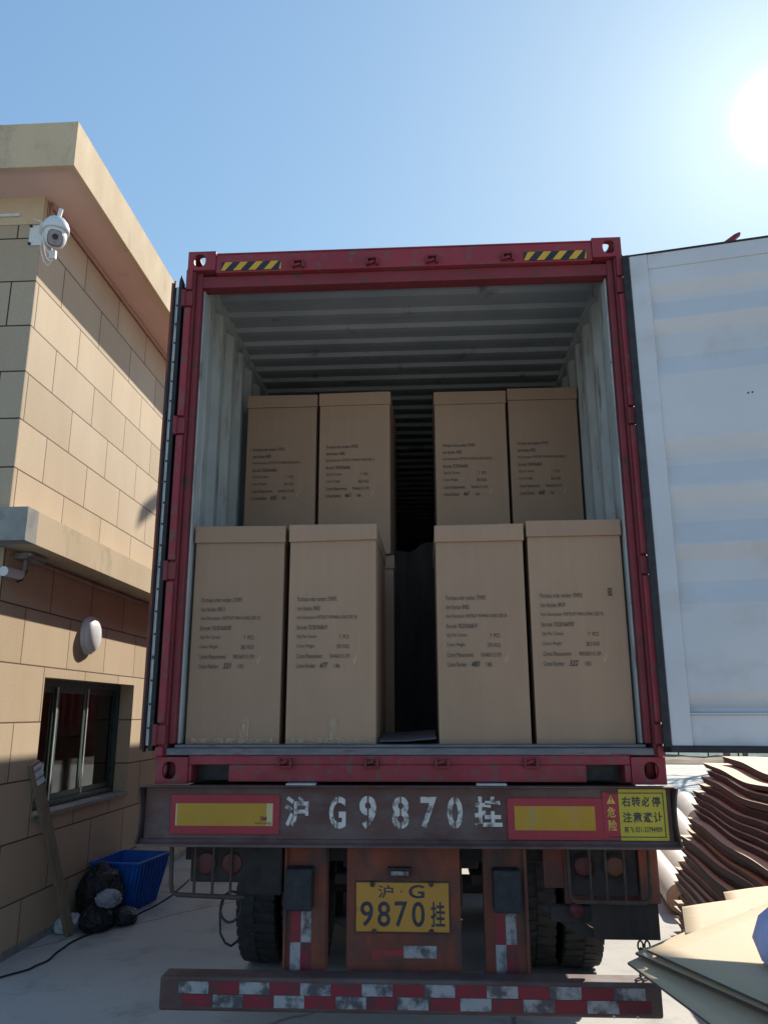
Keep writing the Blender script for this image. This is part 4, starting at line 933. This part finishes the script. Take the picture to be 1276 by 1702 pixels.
for i, (z, th_) in enumerate(reversed(layers)):
    nL = len(layers)
    xt = tipx(z)+random.uniform(-.035, .02)+(.09 if i == 0 else 0); y1 = 3.22+random.uniform(-.14, .10); rot = random.uniform(-.02, .02); wp = random.uniform(-.25, .25)
    ny_, nx_ = 22, 4; vs = []; amp = .003+.007*(z/1.3); k = 1-i/nL
    for j in range(ny_+1):
        yy = y1-j*(y1-1.0)/ny_
        for ii in range(nx_+1):
            xx = xt+ii*1.15/nx_-(y1-yy)*(.085+rot)
            dd_ = y1-yy; e1 = max(0, min(1, (dd_-.10-wp*.3)/1.15)); e1 = e1*e1*(3-2*e1)
            dz = -(.010+.038*z/1.3)*e1+(.003+.006*z/1.3)*math.sin(dd_*4.6+wp)*min(1, dd_*2) - .016*(ii/nx_)**2
            tip = .014*max(0, 1-(y1-yy)/.22)*(1 if ii == 0 else .5) * random.uniform(.4, 1.)
            vs.append((xx, yy, z+dz+tip+.015))
    top_ = [((x-.018*(1-ii_/4) if k_ < nx_+1 else x), (y+.03 if k_ < nx_+1 else y), q+th_+(.006 if k_ < nx_+1 else 0)) for k_, (x, y, q) in enumerate(vs) for ii_ in (k_ % (nx_+1),)]; n1 = len(vs); W1 = nx_+1
    fs = []
    for j in range(ny_):
        for ii in range(nx_):
            a = j*W1+ii; fs.append((a, a+1, a+W1+1, a+W1)); fs.append((n1+a, n1+a+W1, n1+a+W1+1, n1+a+1))
    nside = len(fs)
    for j in range(ny_): a, b = j*W1, (j+1)*W1; fs.append((a, b, n1+b, n1+a)); a += nx_; b += nx_; fs.append((a, n1+a, n1+b, b))
    for ii in range(nx_): a = ii; fs.append((a, n1+a, n1+a+1, a+1)); a = ny_*W1+ii; fs.append((a, a+1, n1+a+1, n1+a))
    p = MB(); p.add(vs+top_, fs); p.mi = [0 if q < nside else 1 for q in range(len(fs))]
    lb = ('topmost bundle of the tall wavy cardboard pile by the open door' if i == 0 else ('lowest bundle of the tall wavy cardboard pile, on the ground' if i == nL-1 else ordn[min(i, 35)]+' bundle from the top of the tall wavy cardboard pile'))
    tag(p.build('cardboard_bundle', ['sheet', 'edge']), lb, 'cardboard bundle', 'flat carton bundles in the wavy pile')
# near pile of big sheets
def sheet(corner, d1, l1, l2, z, label, d2=None,  sag=.03, thick=.008, tiltx=0, holes=None, curl=0, flare=1):
    d1 = Vector((d1[0], d1[1], 0)).normalized(); d2 = Vector((d2[0], d2[1], 0)).normalized() if d2 else Vector((-d1.y, d1.x, 0))
    if d2.x < 0: d2 = -d2
    n1_, n2_ = 14, 14; vs = []
    for i in range(n1_+1):
        for j in range(n2_+1):
            a, b = i/n1_, j/n2_; q = Vector((corner[0], corner[1], 0))+d1*l1*a+d2*l2*b
            zz = z+sag*math.sin(math.pi*b)*(.5+a*.5)*.5+tiltx*b+curl*(math.sin(b*7)*.012+.02*(1-a)**3)
            vs.append((q.x, q.y, zz))
    n_ = len(vs); tp = [(x, y, q+thick) for x, y, q in vs]; W1 = n2_+1; fs = []
    for i in range(n1_):
        for j in range(n2_): a = i*W1+j; fs += [(a, a+W1, a+W1+1, a+1), (n_+a, n_+a+1, n_+a+W1+1, n_+a+W1)]
    ns = len(fs)
    for i in range(n1_): a = i*W1; fs += [(a, n_+a, n_+a+W1, a+W1), (a+n2_, a+W1+n2_, n_+a+W1+n2_, n_+a+n2_)]
    for j in range(n2_): fs += [(j, j+1, n_+j+1, n_+j), (n1_*W1+j, n_+n1_*W1+j, n_+n1_*W1+j+1, n1_*W1+j+1)]
    p_ = MB(); p_.smooth = True; p_.add(vs+tp, fs); p_.mi = [0 if q < ns else 1 for q in range(len(fs))]; p_.sm = [q < ns for q in range(len(fs))]
    return tag(p_.build('cardboard_sheet', ['sheet', 'edge']), label, 'cardboard sheet', 'loose cardboard sheets')
sheet((.896, -.731), (.356, -.934), 1.3, 1.9, .880, 'large sunlit tan cardboard sheet on top of the near pile, its corner pointing left', (.70, .72), sag=.0)
sheet((.871, -.655), (.38, -.92), .9, .75, .850, 'narrow sheet with a small square slot peeking out left under the top sheet', (.67, .74), sag=.0)
sheet((.832, -.689), (.17, -.985), 1.4, 1.2, .826, 'lower dull tan sheet jutting out to the left beneath the large top sheet', (.66, .75), sag=.006)
sheet((1.245, .013), (-.26, -.965), .46, 1.2, .858, 'sheet with a wavy far edge lying behind the large top sheet', (.92, .38), sag=.03, curl=.35)
sheet((1.53, .30), (-.26, -.965), .42, 1.0, .864, 'uppermost far sheet of the near pile, just below the wavy bundles', (.93, .36), sag=.03, curl=.35)
sheet((1.20, -.10), (-.1, -.97), .6, .9, .800, 'small stepped sheet corner behind the slotted one', (.93, .3), sag=0)
# slot
p = MB(); a0 = Vector((.941, -.628, .8555)); 
p.add([a0+Vector((-.016, -.010, 0)), a0+Vector((.006, -.018, 0)), a0+Vector((.018, .010, 0)), a0+Vector((-.004, .018, 0))], [(0, 1, 2, 3)])
sl = [o for o in bpy.data.objects if o.name.startswith('cardboard_sheet') and 'slot' in o.get('label', '')][0]
p.build('slot', 'haz_blk', sl)
# the pile under them
random.seed(4); z = .15; i = 0; zs = []
while z < .76: th_ = random.uniform(.03, .05); zs.append((z, th_)); z += th_+.006
for i, (z, th_) in enumerate(zs):
    jx, jy = random.uniform(-.03, .03), random.uniform(-.03, .03)
    p = MB(); p.box(1.28+jx, 2.5+jx, -1.75+jy, -.25+jy, z, z+th_)
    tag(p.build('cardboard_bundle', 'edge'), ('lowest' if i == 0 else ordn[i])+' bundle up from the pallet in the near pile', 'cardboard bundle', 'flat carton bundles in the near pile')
pt = thing('pallet', 'wooden pallet on the ground under the near cardboard pile', 'pallet', (1.9, -1, 0))
p = MB()
for k in range(6): p.box(1.26, 2.52, -1.78+k*.29, -1.78+k*.29+.1, .118, .1395)
p.build('top_boards', 'wood', pt)
p = MB()
for x in (1.26, 1.84, 2.42): p.box(x, x+.10, -1.78, -.23, .004, .1175)
p.build('bearers', 'wood', pt)
# cloth bag and bottle
o = blob('cloth_bag', 'cloth', (1.40, -.93, .972), (.185, .15, .135), 15, 'lavender blue cloth bundle lying on the large cardboard sheet at the right edge', 'cloth bag', 1, .06, False)
o = blob('plastic_bottle', 'clear', (1.20, -1.36, .93), (.10, .10, .07), 17, 'crumpled clear plastic bottle in front of the blue cloth bundle', 'bottle', 4, .22, True)
# rolls
def roll(x0, y0, ang, L, r, label, z=None):
    d_ = Vector((math.sin(ang), math.cos(ang), 0)); a_ = Vector((x0, y0, z or r+.003)); b_ = a_+d_*L
    t = thing('paper_roll', label, 'roll', (x0, y0, 0), 'pale paper rolls lying behind the cardboard pile')
    p_ = MB(); p_.cyl(a_, b_, r, 32, cap=False); p_.build('wrap', 'roll', t)
    p_ = MB(); p_.cyl(a_, a_+d_*.002, r-.003, 32); p_.cyl(b_-d_*.002, b_, r-.003, 32); p_.build('roll_end', 'roll_end', t)
    p_ = MB(); p_.cyl(a_-d_*.004, a_-d_*.001, .03, 16); p_.build('core', 'black', t)
A7 = math.radians(8)
roll(2.30, 3.75, A7, 3.4, .128, 'pale paper roll nearest the trailer, lying on the ground')
roll(2.585, 4.05, A7, 3.5, .128, 'pale paper roll lying second from the trailer')
roll(3.22, 6.05, A7*1.35, 3.4, .15, 'pale paper roll lying third from the trailer, farther back')
roll(3.95, 8.3, A7*1.5, 2.6, .19, 'thick pinkish paper roll farthest from the trailer')

# ================================================================== BACKGROUND
fw = thing('greenhouse', 'long whitish green film greenhouse wall far behind the yard', 'greenhouse', (12, 29, 0))
p = MB(); n = 120; vs = []
prof_ = [(0, 0), (0, 1.5), (.3, 2.3), (1.2, 3.0), (2.6, 3.3), (4, 3.0), (4.9, 2.3), (5.2, 1.5), (5.2, 0)]
for (y, z) in prof_: vs += [(-8, 29+y, z), (46, 29+y, z)]
p.add(vs, [(2*k, 2*k+1, 2*k+3, 2*k+2) for k in range(len(prof_)-1)]); p.build('film_cover', 'farwall', fw)
p = MB(); x = -7.5; k = 0
while x < 45: p.cyl((x, 28.95, 0), (x+(.0 if k % 3 else .18), 28.95, 1.6), .028, 6); x += 1.15; k += 1
p.build('hoop_poles', 'steel_dark', fw)
tag(MB().box(11.9, 13.4, 28.0, 28.5, .35, 1.3).box(12.0, 12.1, 28.1, 28.4, 0, .35).box(13.2, 13.3, 28.1, 28.4, 0, .35).build('brown_cabinet', 'wood'), 'brown cabinet standing in front of the far greenhouse', 'cabinet')
def tree(x, y, h, seed, label):
    rnd = random.Random(seed); t = thing('bare_tree', label, 'tree', (x, y, 0), 'bare trees by the far yard')
    trk = MB(); br = MB()
    def grow(mb, p0, d_, L, r, dep):
        p1 = p0+d_*L; mb.cyl(p0, p1, r, 6 if dep < 3 else 4, r*.72, cap=False)
        if dep == 0: return
        for _ in range(3 if dep > 1 else 4):
            dd = (d_+Vector((rnd.gauss(0, .45), rnd.gauss(0, .45), rnd.gauss(.1, .25)))).normalized(); grow(br, p1, dd, L*rnd.uniform(.6, .85), r*.66, dep-1)
    grow(trk, Vector((x, y, 0)), Vector((0, 0, 1)), h*.28, .13, 5); trk.build('trunk', 'bark', t); br.build('crown', 'bark', t)
# unseen street lamp added to throw the slanted strip of shadow on the wall
sl_ = thing('street_lamp', 'tall grey street lamp standing beyond the truck, hidden by the container', 'street lamp', (-.18, 13.94, 0))
p = MB(); p.cyl((-.18, 13.94, 0), (-.18, 13.94, 10.95), .085, 16, .05); p.build('pole', 'galv', sl_)
p = MB(); p.cyl((-.18, 13.94, 10.85), (1.12, 12.97, 10.93), .035, 10); p.build('arm', 'galv', sl_)
p = MB(); p.box(-1.1, .35, -.10, .10, -.05, .05, lambda x, y, z: (1.17+x*.8+y*.6, 12.94-x*.6+y*.8, 10.95+z)); p.build('lamp_head', 'galv', sl_, .02)
tree(9.6, 23.2, 9, 1, 'bare leafless tree hidden behind the open white door, nearer the truck')
tree(13.0, 24.0, 10, 5, 'bare leafless tree hidden behind the open white door, farther right')
